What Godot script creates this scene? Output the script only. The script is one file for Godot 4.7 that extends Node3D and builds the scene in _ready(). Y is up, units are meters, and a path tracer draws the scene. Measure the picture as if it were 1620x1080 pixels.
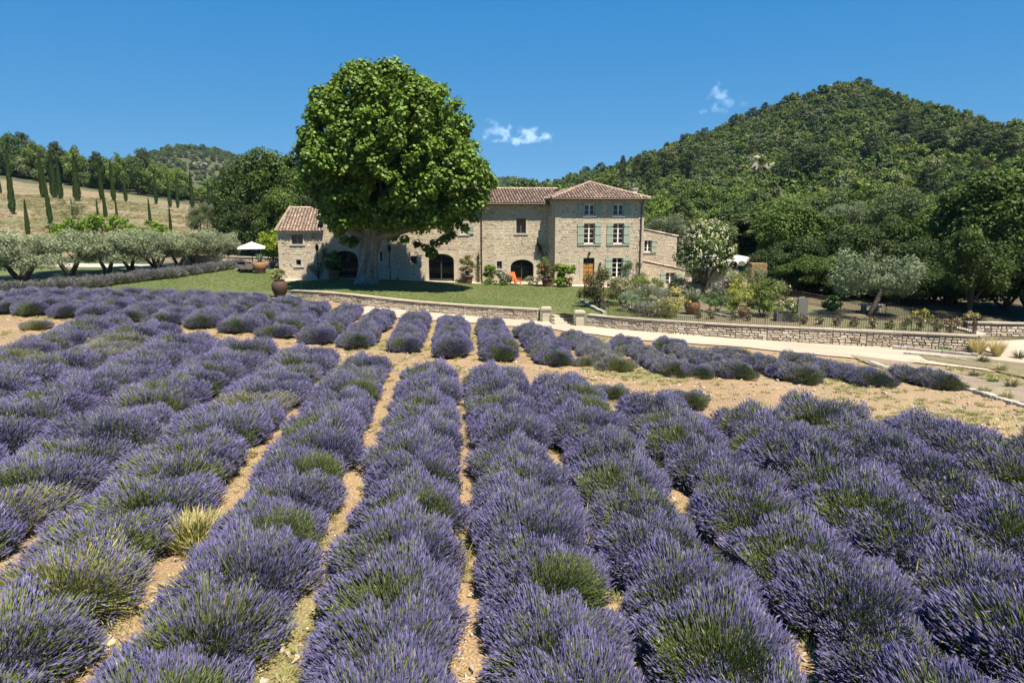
extends Node3D

# ---------------------------------------------------------------- measures
const F := 1080.0
const PITCH := 0.18758
const EYE := 6.3
const ORD := ["first", "second", "third", "fourth", "fifth", "sixth", "seventh", "eighth", "ninth", "tenth", "eleventh", "twelfth", "thirteenth", "fourteenth", "fifteenth", "sixteenth", "seventeenth", "eighteenth", "nineteenth", "twentieth", "twenty-first", "twenty-second", "twenty-third", "twenty-fourth", "twenty-fifth", "twenty-sixth", "twenty-seventh", "twenty-eighth", "twenty-ninth", "thirtieth", "thirty-first", "thirty-second", "thirty-third", "thirty-fourth", "thirty-fifth", "thirty-sixth", "thirty-seventh", "thirty-eighth", "thirty-ninth", "fortieth"]
var rng := RandomNumberGenerator.new()
var noise := FastNoiseLite.new()
var M := {}
var used := {}

func at(u: float, v: float, d: float) -> Vector3:      # survey: a sight line followed to the distance d
	var x := (u - 810.0) / F
	var y := (540.0 - v) / F
	var b := y * cos(PITCH) - sin(PITCH)
	var c := cos(PITCH) + y * sin(PITCH)
	var t := d / c
	return Vector3(x * t, EYE + b * t, -d)

func aty(u: float, v: float, h: float) -> Vector3:     # a sight line followed down to the level h
	var x := (u - 810.0) / F
	var y := (540.0 - v) / F
	var b := y * cos(PITCH) - sin(PITCH)
	var c := cos(PITCH) + y * sin(PITCH)
	var t := (h - EYE) / b
	return Vector3(x * t, h, -c * t)

func ong(u: float, v: float) -> Vector3:               # a sight line followed down to the ground
	var e := Vector3(0, EYE, 0)
	var r := (at(u, v, 10.0) - e) / 10.0
	var d := 4.0
	var last := d
	while d < 1500.0:
		var p := e + r * d
		if p.y < gy(p.x, d):
			for i in 12:
				var m := (last + d) * 0.5
				p = e + r * m
				if p.y < gy(p.x, m): d = m
				else: last = m
			p = e + r * d
			return gp(p.x, d)
		last = d
		d *= 1.01
	return e + r * d

func lut(x: float, a: Array) -> float:
	if x <= a[0][0]: return a[0][1]
	for i in range(1, a.size()):
		if x <= a[i][0]:
			var t: float = (x - a[i - 1][0]) / (a[i][0] - a[i - 1][0])
			return lerpf(a[i - 1][1], a[i][1], t)
	return a[-1][1]

const WALL := [[-70, 58], [-30, 55.5], [-16.8, 51.6], [-7.5, 47.6], [2.1, 44.6], [5.3, 42.2], [7.5, 41.0], [12.6, 38.7], [20.2, 36.3], [24.4, 34.8], [28, 34.2], [60, 34]]
func wall_d(x: float) -> float: return lut(x, WALL)
func fsoil(x: float, d: float) -> float:
	var base := lut(x, [[-40, 0.38], [-17.5, 0.1], [-11, -0.4], [-1, -0.8], [25, -1.0], [40, -1.0]])
	var h := lerpf(0.2, base, smoothstep(19.0, wall_d(x) - 3.0, d))
	return h
func flawn(x: float, d: float) -> float:
	var w := wall_d(x)
	var t := clampf((d - w) / (62.0 - w), 0.0, 1.0)
	var h := lerpf(lut(x, [[-40, 0.4], [-16.8, 0.12], [2, -0.12], [8, -0.15], [25, -0.1]]), lut(x, [[-50, 1.0], [-21, 0.55], [-3, -0.02], [7, -0.2], [12, -0.62], [18, -0.6], [26, -0.3], [40, 0.0]]), t)
	h += 0.55 * exp(-(pow(x + 11.5, 2) + pow((d - 54.5) * 1.2, 2)) / 50.0)
	if d > 62.0: h += (d - 62.0) * 0.03
	if x > 24.6: h = lerpf(-0.95, h, smoothstep(36.0, 50.0, d))
	return h
func ghill(x: float, d: float) -> float:
	var left := 3.9 + 0.048 * (d - 88.0) + 0.0465 * (-x - 64.0) + 0.0005 * pow(maxf(0.0, -x - 75.0), 2) * clampf((d - 90.0) / 60.0, 0.0, 1.0)
	left = minf(left, 34.0)
	if d > 235.0: left -= (d - 235.0) * 0.05
	var ridge := lut(x, [[-400, 6], [-60, 10], [-12, 15], [23, 20], [71, 33], [110, 48], [137, 58], [168, 70], [188, 76.5], [197, 77.5], [208, 75], [225, 64], [249, 53], [270, 48], [302, 43], [400, 36], [700, 20]])
	var t := clampf((d - 82.0) / 338.0, 0.0, 1.0)
	var ramp := pow(t, 1.5)
	if d > 420.0: ramp = maxf(0.0, 1.0 - (d - 420.0) / 260.0)
	var right := 0.4 + ridge * ramp * (1.0 + 0.1 * noise.get_noise_2d(x * 1.6, d * 1.6) * (1.0 - t) * 2.0)
	var k := smoothstep(-30.0, 30.0, x + 0.36 * d + 6.0)
	var h := lerpf(left, right, k)
	if d > 420.0: h = lerpf(h, 0.0, smoothstep(420.0, 600.0, d))
	h += 74.0 * exp(-pow((x + 425.0) / 105.0, 2) - pow((d - 900.0) / 160.0, 2))
	h += 50.0 * exp(-pow((x + 250.0) / 160.0, 2) - pow((d - 1000.0) / 160.0, 2))
	h += 74.0 * exp(-pow((x + 20.0) / 170.0, 2) - pow((d - 1600.0) / 250.0, 2))
	h += 45.0 * exp(-pow((x - 700.0) / 300.0, 2) - pow((d - 1300.0) / 250.0, 2))
	return h
func gy(x: float, d: float) -> float:
	if d < wall_d(x): return fsoil(x, d)
	if d < 70.0: return flawn(x, d)
	return lerpf(flawn(x, minf(d, 90.0)), ghill(x, d), smoothstep(70.0, 92.0, d))
func gp(x: float, d: float) -> Vector3: return Vector3(x, gy(x, d), -d)

# ---------------------------------------------------------------- mesh building
class Mb:
	var v := PackedVector3Array()
	var n := PackedVector3Array()
	var c := PackedColorArray()
	var ix := PackedInt32Array()
	var flat := false      # leaves: no normals kept
	var singles = null     # stones to be meshes of their own
	var most := 0
	func tri(a: Vector3, b: Vector3, d: Vector3, col: Color) -> void:
		var k := v.size()
		v.append(a); v.append(b); v.append(d)
		if not flat:
			var m := (d - a).cross(b - a).normalized()
			n.append(m); n.append(m); n.append(m)
		c.append(col); c.append(col); c.append(col)
		ix.append(k); ix.append(k + 1); ix.append(k + 2)
	func quad(a: Vector3, b: Vector3, d: Vector3, e: Vector3, col: Color) -> void:
		tri(a, b, d, col); tri(a, d, e, col)
	func face(a: Vector3, b: Vector3, d: Vector3, e: Vector3, out_: Vector3, col: Color) -> void:   # turned so that it faces out_
		if (d - a).cross(b - a).dot(out_) < 0.0: quad(e, d, b, a, col)
		else: quad(a, b, d, e, col)
	func box(o: Vector3, s: Vector3, col: Color, bs := Basis.IDENTITY) -> void:
		var x := bs.x * s.x * 0.5; var y := bs.y * s.y * 0.5; var z := bs.z * s.z * 0.5
		face(o + x - y - z, o + x + y - z, o + x + y + z, o + x - y + z, x, col)
		face(o - x - y - z, o - x + y - z, o - x + y + z, o - x - y + z, -x, col)
		face(o + y - x - z, o + y + x - z, o + y + x + z, o + y - x + z, y, col)
		face(o - y - x - z, o - y + x - z, o - y + x + z, o - y - x + z, -y, col)
		face(o + z - x - y, o + z + x - y, o + z + x + y, o + z - x + y, z, col)
		face(o - z - x - y, o - z + x - y, o - z + x + y, o - z - x + y, -z, col)
	func box2(a: Vector3, b: Vector3, col: Color) -> void:
		box((a + b) * 0.5, (b - a).abs(), col)
	func smooth(a: int, b: int, d: int) -> void:      # one triangle of shared corners, turned the way of its normals
		var m := (v[d] - v[a]).cross(v[b] - v[a])
		if m.dot(n[a] + n[b] + n[d]) < 0.0: ix.append(a); ix.append(d); ix.append(b)
		else: ix.append(a); ix.append(b); ix.append(d)
	func lathe(o: Vector3, prof: Array, segs: int, col: Color, sq := Vector2.ONE) -> void:
		var k := v.size()
		for i in prof.size():
			var p: Vector2 = prof[i]
			var t: Vector2 = (prof[mini(i + 1, prof.size() - 1)] - prof[maxi(i - 1, 0)]).normalized()
			for j in segs + 1:
				var a := TAU * j / segs
				v.append(o + Vector3(cos(a) * p.x * sq.x, p.y, sin(a) * p.x * sq.y))
				n.append(Vector3(cos(a) * t.y, -t.x, sin(a) * t.y).normalized())
				c.append(col)
		for i in prof.size() - 1:
			for j in segs:
				var q := k + i * (segs + 1) + j
				smooth(q, q + 1, q + segs + 1); smooth(q + 1, q + segs + 2, q + segs + 1)
	func tube(pts: Array, rad: Array, segs: int, col: Color, lumps := 0.0) -> void:
		var k := v.size()
		var side := Vector3(0.37, 0.11, 0.92)
		for i in pts.size():
			var t: Vector3 = (pts[mini(i + 1, pts.size() - 1)] - pts[maxi(i - 1, 0)]).normalized()
			var x := t.cross(side).normalized()
			if x.length() < 0.1: x = t.cross(Vector3.RIGHT).normalized()
			var y := x.cross(t).normalized()
			for j in segs + 1:
				var a := TAU * j / segs
				var m := x * cos(a) + y * sin(a)
				var w: float = rad[i] * (1.0 + lumps * (sin(a * 5.0 + i * 0.35) * 0.55 + sin(a * 3.0 - i * 0.9 + 1.0) * 0.45))
				v.append(pts[i] + m * w); n.append(m); c.append(col)
		for i in pts.size() - 1:
			for j in segs:
				var q := k + i * (segs + 1) + j
				smooth(q, q + 1, q + segs + 1); smooth(q + 1, q + segs + 2, q + segs + 1)
	func leaf(p: Vector3, t: Vector3, s: Vector3, col: Color) -> void:      # a folded leaf: tip along t, half width s
		var k := v.size()
		v.append(p - t); v.append(p + s); v.append(p + t); v.append(p - s)
		c.append(col); c.append(col); c.append(col); c.append(col)
		ix.append(k); ix.append(k + 1); ix.append(k + 2); ix.append(k); ix.append(k + 2); ix.append(k + 3)
	func mesh(o := Vector3.ZERO) -> ArrayMesh:
		var a := []
		a.resize(Mesh.ARRAY_MAX)
		if o != Vector3.ZERO:
			for i in v.size(): v[i] -= o
		a[Mesh.ARRAY_VERTEX] = v
		if not flat and n.size() == v.size(): a[Mesh.ARRAY_NORMAL] = n
		a[Mesh.ARRAY_COLOR] = c
		a[Mesh.ARRAY_INDEX] = ix
		var m := ArrayMesh.new()
		m.add_surface_from_arrays(Mesh.PRIMITIVE_TRIANGLES, a)
		return m

func mb(flat := false) -> Mb:
	var b := Mb.new()
	b.flat = flat
	return b

# ---------------------------------------------------------------- naming
func numbered(called: String) -> String:
	var k: int = used.get(called, -1) + 1
	used[called] = k
	return called if k == 0 else "%s_%03d" % [called, k]
func tag(o: Node3D, label := "", category := "", group := "", kind := "") -> Node3D:
	if label: o.set_meta("label", label)
	if category: o.set_meta("category", category)
	if group: o.set_meta("group", group)
	if kind: o.set_meta("kind", kind)
	return o
func thing(called: String, p: Vector3, label: String, category: String, group := "") -> Node3D:
	var o := Node3D.new()
	o.name = numbered(called)
	o.position = p
	add_child(o)
	tag(o, label, category, group)
	return o
func put(m: Mesh, called: String, mat: Material, parent: Node3D = null) -> MeshInstance3D:
	var o := MeshInstance3D.new()
	o.mesh = m
	o.material_override = mat
	if parent == null:
		o.name = numbered(called)
		add_child(o)
	else:
		var key := "%d/%s" % [parent.get_instance_id(), called]
		var k: int = used.get(key, -1) + 1
		used[key] = k
		o.name = called if k == 0 else "%s_%03d" % [called, k]
		parent.add_child(o)
	return o
func build(b: Mb, called: String, mat: Material, parent: Node3D = null, o := Vector3.ZERO) -> MeshInstance3D:
	return put(b.mesh(o), called, mat, parent)
func copies(called: String, m: Mesh, mat: Material, where: Array, tints: Array, parent: Node3D = null) -> MultiMeshInstance3D:
	var mm := MultiMesh.new()
	mm.transform_format = MultiMesh.TRANSFORM_3D
	mm.use_colors = tints.size() > 0
	mm.mesh = m
	mm.instance_count = where.size()
	for i in where.size():
		mm.set_instance_transform(i, where[i])
		if tints.size(): mm.set_instance_color(i, tints[i])
	var o := MultiMeshInstance3D.new()
	o.multimesh = mm
	o.material_override = mat
	o.name = numbered(called) if parent == null else called
	(self if parent == null else parent).add_child(o, true)
	o.set_meta("kind", "stuff")
	return o
func rnd(a: float, b: float) -> float: return rng.randf_range(a, b)
func ball() -> Vector3:
	var z := rnd(-1, 1)
	var a := rnd(0, TAU)
	var r := sqrt(1.0 - z * z)
	return Vector3(r * cos(a), z, r * sin(a))
func shade(c: Color, k: float) -> Color: return Color(c.r * k, c.g * k, c.b * k)

# ---------------------------------------------------------------- materials
func noise_tex(freq: float, lo: float, hi: float, size := 512, octaves := 5, type := FastNoiseLite.TYPE_SIMPLEX_SMOOTH, sd := 1) -> NoiseTexture2D:
	var f := FastNoiseLite.new()
	f.noise_type = type
	f.frequency = freq
	f.fractal_octaves = octaves
	f.seed = sd
	var t := NoiseTexture2D.new()
	t.width = size; t.height = size
	t.seamless = true
	t.noise = f
	var g := Gradient.new()
	g.set_color(0, Color(lo, lo, lo)); g.set_color(1, Color(hi, hi, hi))
	t.color_ramp = g
	return t
func mat(called: String, lin: Color, rough := 0.85, vc := true, tex: Texture2D = null, scale := 1.0, bump := 0.0) -> StandardMaterial3D:
	var m := StandardMaterial3D.new()
	m.resource_name = called
	m.albedo_color = lin.linear_to_srgb()
	m.roughness = rough
	m.vertex_color_use_as_albedo = vc
	m.cull_mode = BaseMaterial3D.CULL_DISABLED
	if tex:
		m.albedo_texture = tex
		m.uv1_triplanar = true
		m.uv1_world_triplanar = true
		m.uv1_scale = Vector3.ONE * scale
		if bump > 0.0:
			m.heightmap_enabled = true
			m.heightmap_texture = tex
			m.heightmap_scale = bump
	M[called] = m
	return m
func leafmat(called: String, through := 0.5, rough := 0.55) -> StandardMaterial3D:
	var m := mat(called, Color.WHITE, rough)
	m.backlight_enabled = true
	m.backlight = Color(through, through, through * 0.35).linear_to_srgb()
	m.metallic_specular = 0.35
	return m
func materials() -> void:
	var fine := noise_tex(0.03, 0.55, 1.0)
	var grain := noise_tex(0.09, 0.6, 1.0, 512, 3, FastNoiseLite.TYPE_SIMPLEX_SMOOTH, 4)
	var speck := noise_tex(0.06, 0.5, 1.0, 512, 3, FastNoiseLite.TYPE_CELLULAR, 7)
	mat("soil", Color.WHITE, 0.95, true, noise_tex(0.045, 0.5, 1.0, 1024, 6), 0.35, 3.0)
	mat("lawn", Color.WHITE, 0.9, true, noise_tex(0.11, 0.55, 1.0, 1024, 4), 0.6, 1.0)
	mat("gravel", Color.WHITE, 0.95, true, noise_tex(0.15, 0.8, 1.0, 512, 3), 1.0, 1.0)
	mat("terrain", Color.WHITE, 0.95, true, fine, 0.05)
	mat("stone", Color.WHITE, 0.9, true, grain, 0.9, 1.2)
	mat("mortar", Color.WHITE, 0.95, true, grain, 0.8, 1.0)
	mat("dressed_stone", Color.WHITE, 0.85, true, grain, 0.4, 0.6)
	mat("tile", Color.WHITE, 0.85, true, grain, 0.7, 0.5)
	mat("bark", Color.WHITE, 0.9, true, noise_tex(0.03, 0.45, 1.0, 512, 5, FastNoiseLite.TYPE_SIMPLEX_SMOOTH, 9), 0.35, 5.0)
	M["bark"].uv1_scale = Vector3(0.9, 0.16, 0.9)
	mat("terracotta", Color.WHITE, 0.8, true, fine, 1.1, 0.6)
	mat("paint", Color.WHITE, 0.6)
	mat("wood", Color.WHITE, 0.55, true, noise_tex(0.02, 0.7, 1.0), 1.5)
	mat("iron", Color.WHITE, 0.6)
	mat("rust", Color.WHITE, 0.9, true, fine, 2.0)
	mat("cloth", Color.WHITE, 0.9)
	mat("plain", Color.WHITE, 0.8)
	var g := StandardMaterial3D.new()
	g.resource_name = "glass"
	g.albedo_color = Color(0.05, 0.06, 0.07, 0.35)
	g.transparency = BaseMaterial3D.TRANSPARENCY_ALPHA
	g.roughness = 0.03
	g.cull_mode = BaseMaterial3D.CULL_DISABLED
	M["glass"] = g
	leafmat("leaf", 0.55)
	leafmat("leaf_gloss", 0.4, 0.5).metallic_specular = 0.38
	leafmat("leaf_soft", 0.35, 0.7)
	leafmat("spike", 0.3, 0.8)
	leafmat("petal", 0.4, 0.8)

# ---------------------------------------------------------------- foliage
func foliage(b: Mb, lobes: Array, count: int, size: float, c0: Color, c1: Color, up := 0.35, shell := 0.5, thin := 0.55) -> void:
	var acc := PackedFloat32Array()
	var tone := PackedFloat32Array()
	var sum := 0.0
	for l in lobes:
		sum += l[1] * l[1]
		acc.append(sum)
		tone.append(rnd(0.78, 1.18))
	for i in count:
		var k := acc.bsearch(rnd(0.0, sum))
		k = mini(k, lobes.size() - 1)
		var dir := ball()
		var r: float = lobes[k][1] * lerpf(shell, 1.06, sqrt(rng.randf()))
		var p: Vector3 = lobes[k][0] + Vector3(dir.x * r, dir.y * r * lobes[k][2], dir.z * r)
		var nrm := (dir * 0.7 + ball() * 0.75 + Vector3(0, up, 0)).normalized()
		var t := nrm.cross(ball()).normalized()
		var s := nrm.cross(t)
		var z := size * rnd(0.6, 1.3)
		b.leaf(p, t * z, s * z * thin, shade(c0.lerp(c1, rng.randf()), tone[k] * rnd(0.8, 1.2)))

func shell_lobes(o: Vector3, rad: Vector3, count: int, r0: float, r1: float, low := -0.75, depth := 0.62, squash := 0.8) -> Array:
	var a := []
	while a.size() < count:
		var d := ball()
		if d.y < low: continue
		var k := lerpf(depth, 0.95, sqrt(rng.randf()))
		a.append([o + Vector3(d.x * rad.x, d.y * rad.y, d.z * rad.z) * k, rnd(r0, r1), squash])
	return a

func limb(b: Mb, a: Vector3, z: Vector3, r0: float, r1: float, col: Color, bend := 0.12, segs := 7) -> void:
	var pts := []
	var rad := []
	var off := ball() * a.distance_to(z) * bend
	for i in 6:
		var t := i / 5.0
		pts.append(a.lerp(z, t) + off * sin(t * PI))
		rad.append(lerpf(r0, r1, t))
	b.tube(pts, rad, segs, col)

# a broad-leaved tree 1 m tall and about 1 m wide at the scale h: [trunk mesh, crown mesh]
func broad_tree(h: float, w: float, bare: float, nlobes: int, nleaf: int, size: float, c0: Color, c1: Color, bark: Color, thin := 0.55, lumps := Vector2(0.16, 0.3)) -> Array:
	var t := mb()
	var cy := (h + bare) * 0.5
	limb(t, Vector3(0, -0.3, 0), Vector3(rnd(-0.2, 0.2), bare + 0.2 * (h - bare), rnd(-0.2, 0.2)), 0.035 * h, 0.022 * h, bark, 0.05, 9)
	for i in 6:
		var a := TAU * i / 6.0 + rnd(-0.4, 0.4)
		limb(t, Vector3(0, bare * rnd(0.75, 1.1), 0), Vector3(cos(a) * w * 0.3, lerpf(bare, h, rnd(0.4, 0.75)), sin(a) * w * 0.3), 0.018 * h, 0.005 * h, bark)
	var c := mb(true)
	var lobes := shell_lobes(Vector3(0, cy, 0), Vector3(w * 0.5, (h - bare) * 0.5, w * 0.5) * 0.9, nlobes, w * lumps.x * 0.6, w * lumps.y * 0.6)
	lobes.append([Vector3(0, cy, 0), w * 0.26, (h - bare) / w])
	foliage(c, lobes, nleaf, size, c0, c1, 0.4, 0.45, thin)
	return [t.mesh(), c.mesh()]

func pine_tree(h: float, w: float, nleaf: int, c0: Color, c1: Color) -> Array:
	var t := mb()
	limb(t, Vector3(0, -0.4, 0), Vector3(rnd(-0.4, 0.4), h * 0.93, rnd(-0.4, 0.4)), 0.03 * h, 0.008 * h, Color(0.14, 0.11, 0.08), 0.03, 8)
	var lobes := []
	for i in 26:
		var y := lerpf(0.34, 0.97, i / 25.0)
		var a := i * 2.4 + rnd(-0.5, 0.5)
		var r := w * 0.42 * sqrt(maxf(0.03, 1.0 - pow((y - 0.45) / 0.56, 2))) * rnd(0.55, 1.0)
		var q := Vector3(cos(a) * r, y * h, sin(a) * r)
		limb(t, Vector3(0, (y - 0.06) * h, 0), q, 0.009 * h, 0.003 * h, Color(0.14, 0.11, 0.08), 0.05, 5)
		lobes.append([q, w * rnd(0.11, 0.2), 0.62])
	var c := mb(true)
	foliage(c, lobes, nleaf, h * 0.032, c0, c1, 0.5, 0.2, 0.3)
	return [t.mesh(), c.mesh()]

func cypress_tree(nleaf: int, fat: float) -> Array:
	var t := mb()
	t.tube([Vector3(0, -0.05, 0), Vector3(0, 0.06, 0), Vector3(0, 0.5, 0)], [0.016, 0.013, 0.006], 7, Color(0.16, 0.12, 0.08))
	var c := mb(true)
	for i in nleaf:
		var y := pow(rng.randf(), 0.85)
		var a := rnd(0, TAU)
		var r := fat * (pow(1.0 - y, 0.62) * 0.92 + 0.02) * minf(1.0, 0.55 + y * 5.0)
		r *= (1.0 + 0.16 * sin(a * 3.0 + y * 14.0) * sin(a * 2.0 - y * 23.0)) * lerpf(0.72, 1.03, sqrt(rng.randf()))
		var o := Vector3(cos(a), 0, sin(a))
		var p := o * r + Vector3(0, 0.035 + y * 0.955, 0)
		var up := (Vector3.UP + o * rnd(0.05, 0.4) + ball() * 0.22).normalized()
		var s := up.cross(o + ball() * 0.5).normalized()
		var k := rnd(0.7, 1.25)
		c.leaf(p, up * 0.024, s * 0.0052, Color(0.07, 0.115, 0.028).lerp(Color(0.045, 0.08, 0.022), rng.randf()) * k)
	return [t.mesh(), c.mesh()]

func olive_tree(h: float, w: float, nleaf: int, stems: int, blend := 0.0) -> Array:
	var t := mb()
	var bark := Color(0.12, 0.1, 0.08)
	var lobes := []
	for i in stems:
		var a := TAU * i / stems + rnd(-0.5, 0.5)
		var k := Vector3(cos(a) * w * rnd(0.08, 0.16), h * rnd(0.26, 0.36), sin(a) * w * rnd(0.08, 0.16))
		t.tube([Vector3(cos(a) * 0.06, -0.2, sin(a) * 0.06), Vector3(k.x * 0.35, k.y * 0.3, k.z * 0.35), k * Vector3(0.8, 0.75, 0.8), k], [0.055 * h, 0.042 * h, 0.036 * h, 0.03 * h], 9, bark, 0.14)
		for j in 3:
			var b2 := a + rnd(-0.9, 0.9)
			limb(t, k, Vector3(cos(b2) * w * 0.33, h * rnd(0.52, 0.74), sin(b2) * w * 0.33), 0.024 * h, 0.006 * h, bark, 0.12, 6)
	lobes = shell_lobes(Vector3(0, h * 0.61, 0), Vector3(w * 0.5, h * 0.37, w * 0.5), 40, w * 0.09, w * 0.17, -0.8, 0.4)
	var c := mb(true)
	foliage(c, lobes, nleaf, 0.11 * h / 4.0, Color(0.165, 0.2, 0.105).lerp(Color(0.11, 0.15, 0.075), blend), Color(0.275, 0.31, 0.2).lerp(Color(0.19, 0.225, 0.14), blend), 0.3, 0.25, 0.26)
	return [t.mesh(), c.mesh()]

func stand(called: String, protos: Array, p: Vector3, h: float, w: float, turn: float, label: String, cat: String, group := "", m := "leaf") -> Node3D:   # a tree made of shared trunk and crown meshes
	var o := thing(called, p, label, cat, group)
	put(protos[0], "trunk", M["bark"], o)
	put(protos[1], "crown", M[m], o)
	o.rotation.y = turn
	o.scale = Vector3(w, h, w)
	return o

# a shrub of rounded masses; with flowers, they are a part of their own
func shrub(called: String, p: Vector3, w: float, h: float, c0: Color, c1: Color, label: String, cat := "shrub", group := "", size := 0.09, count := 1500, flower := Color(0, 0, 0, 0), fn := 0, thin := 0.45, m := "leaf") -> Node3D:
	var o := thing(called, p, label, cat, group)
	var t := mb()
	for i in 5:
		var a := TAU * i / 5.0 + rnd(-0.4, 0.4)
		limb(t, Vector3(cos(a) * 0.04, -0.1, sin(a) * 0.04), Vector3(cos(a) * w * 0.28, h * 0.6, sin(a) * w * 0.28), 0.02 + 0.012 * h, 0.006, Color(0.12, 0.09, 0.06), 0.1, 5)
	build(t, "stem", M["bark"], o)
	var lobes := shell_lobes(Vector3(0, h * 0.52, 0), Vector3(w * 0.5, h * 0.5, w * 0.5), 16, minf(w, h) * 0.13, minf(w, h) * 0.24, -0.9, 0.3)
	var c := mb(true)
	foliage(c, lobes, count, size, c0, c1, 0.3, 0.2, thin)
	build(c, "foliage", M[m], o)
	if fn:
		var f := mb(true)
		for i in fn:
			var l: Array = lobes[rng.randi() % lobes.size()]
			var d := (ball() + Vector3(0, 0.5, 0.35)).normalized()
			var q: Vector3 = l[0] + d * l[1] * rnd(1.0, 1.2)
			for k in 3:
				var t1 := d.cross(ball()).normalized()
				f.leaf(q + ball() * 0.03, t1 * size * 0.75, d.cross(t1) * size * 0.6, shade(flower, rnd(0.8, 1.15)))
		build(f, "flowers", M["petal"], o).set_meta("kind", "stuff")
	return o

# plants of upright blades: tufts of grass, irises, agaves
func blades(b: Mb, o: Vector3, count: int, h: float, spread: float, width: float, c0: Color, c1: Color, foot := 0.1) -> void:
	for i in count:
		var a := rnd(0, TAU)
		var d := Vector3(cos(a), 0, sin(a))
		var l := h * rnd(0.6, 1.1)
		var lean := spread * sqrt(rng.randf())
		var p0 := o + d * foot * rng.randf()
		var tip := p0 + (Vector3.UP * (1.0 - lean * 0.5) + d * lean).normalized() * l
		var mid := p0.lerp(tip, 0.5) + Vector3.UP * l * lean * 0.14
		var s := d.cross(Vector3.UP).rotated(Vector3.UP, rnd(-1, 1)) * width
		var col := shade(c0.lerp(c1, rng.randf()), rnd(0.8, 1.2))
		var k := b.v.size()
		for q in [p0 - s * 0.6, p0 + s * 0.6, mid - s, mid + s, tip]:
			b.v.append(q); b.c.append(col)
		for q in [0, 1, 2, 1, 3, 2, 2, 3, 4]: b.ix.append(k + q)

# one lavender bush: [foliage, flower spikes]
func lavender(stems: int, r: float, h: float, bloom: float, green0: Color, green1: Color, vio0: Color, vio1: Color, fat := 1.0, lean := 0.0) -> Array:
	var g := mb(true)
	var f := mb(true)
	var patch := rnd(0, TAU)
	for i in int(stems * 0.5):      # the leafy cushion under the flowers
		var d := ball(); d.y = absf(d.y)
		var k := lerpf(0.35, 1.0, sqrt(rng.randf()))
		var p := Vector3(d.x * r * 0.8, pow(d.y, 0.7) * h * 0.62 - 0.03, d.z * r * 0.8) * k
		var t := (Vector3(d.x, 0.6 + d.y, d.z) + ball() * 0.7).normalized()
		var s := t.cross(ball()).normalized()
		g.leaf(p, t * rnd(0.06, 0.14), s * 0.011 * fat, shade(green0.lerp(green1, rng.randf()), rnd(0.75, 1.15)))
	var lee := Vector3(rnd(-0.1, 0.55), rnd(0.5, 0.8), rnd(0.5, 0.8)).normalized()
	for i in stems:
		var a := rnd(0, TAU)
		var q := sqrt(rng.randf())
		var th := q * 1.45
		var d := Vector3(cos(a) * sin(th), cos(th), sin(a) * sin(th))
		var reach := 1.0 + 0.11 * sin(a * 3.0 + patch) + 0.08 * sin(a * 7.0 + patch * 2.0) + 0.22 * noise.get_noise_3d(d.x * 30.0 + patch * 9.0, d.y * 30.0, d.z * 30.0)
		var l := lerpf(0.66, 1.08, pow(rng.randf(), 0.45)) * reach
		var p0 := Vector3(d.x * r * 0.42, d.y * 0.1, d.z * r * 0.42)
		var p1 := Vector3(d.x * r * l, pow(d.y, 0.72) * h * l + 0.06, d.z * r * l) + ball() * 0.05
		var thin := noise.get_noise_3d(d.x * 17.0 + patch * 40.0, d.y * 17.0, d.z * 17.0)
		var bare := smoothstep(0.48, 0.86, d.dot(lee) + 0.85 * thin) * lean
		var bud := rng.randf() > bloom * clampf(1.0 + 0.9 * minf(thin, 0.0) - bare, 0.05, 1.0)
		if bud and bare > 0.3: p1 = p0.lerp(p1, rnd(0.78, 0.95))
		var dir := (p1 - p0).normalized()
		dir = (dir + ball() * 0.27 + Vector3(-0.16, 0.25, -0.06)).normalized()
		if rng.randf() < 0.06: dir = (dir + ball() * 0.8).normalized()
		var side := dir.cross(ball()).normalized()
		var col := shade(green0.lerp(green1, rng.randf()), rnd(0.8, 1.2))
		if rng.randf() < 0.05: col = Color(0.36, 0.31, 0.16)
		var fl := rnd(0.07, 0.15) * (0.6 if bud else 1.0)
		var foot := p1 - dir * fl
		var k := g.v.size()
		var w := side * 0.0075 * fat
		var low := p0.lerp(p1, 0.35)
		for z in [low - w, low + w, foot + w, foot - w]:
			g.v.append(z); g.c.append(col)
		for z in [0, 1, 2, 0, 2, 3]: g.ix.append(k + z)
		var vc := vio0.lerp(vio1, rng.randf())
		if bud: vc = vc.lerp(col, rnd(0.7, 1.0))
		vc = shade(vc, rnd(0.78, 1.2))
		var up := dir.cross(side)
		var wd := rnd(0.012, 0.018) * fat * (0.7 if bud else 1.0)
		k = f.v.size()
		var m := foot.lerp(p1, 0.42)
		for z in [foot, m + side * wd, m + (up * 0.87 - side * 0.5) * wd, m - (up * 0.87 + side * 0.5) * wd, p1]:
			f.v.append(z); f.c.append(vc)
		for z in [0, 1, 2, 0, 2, 3, 0, 3, 1, 4, 2, 1, 4, 3, 2, 4, 1, 3]: f.ix.append(k + z)
	return [g.mesh(), f.mesh()]

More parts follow.
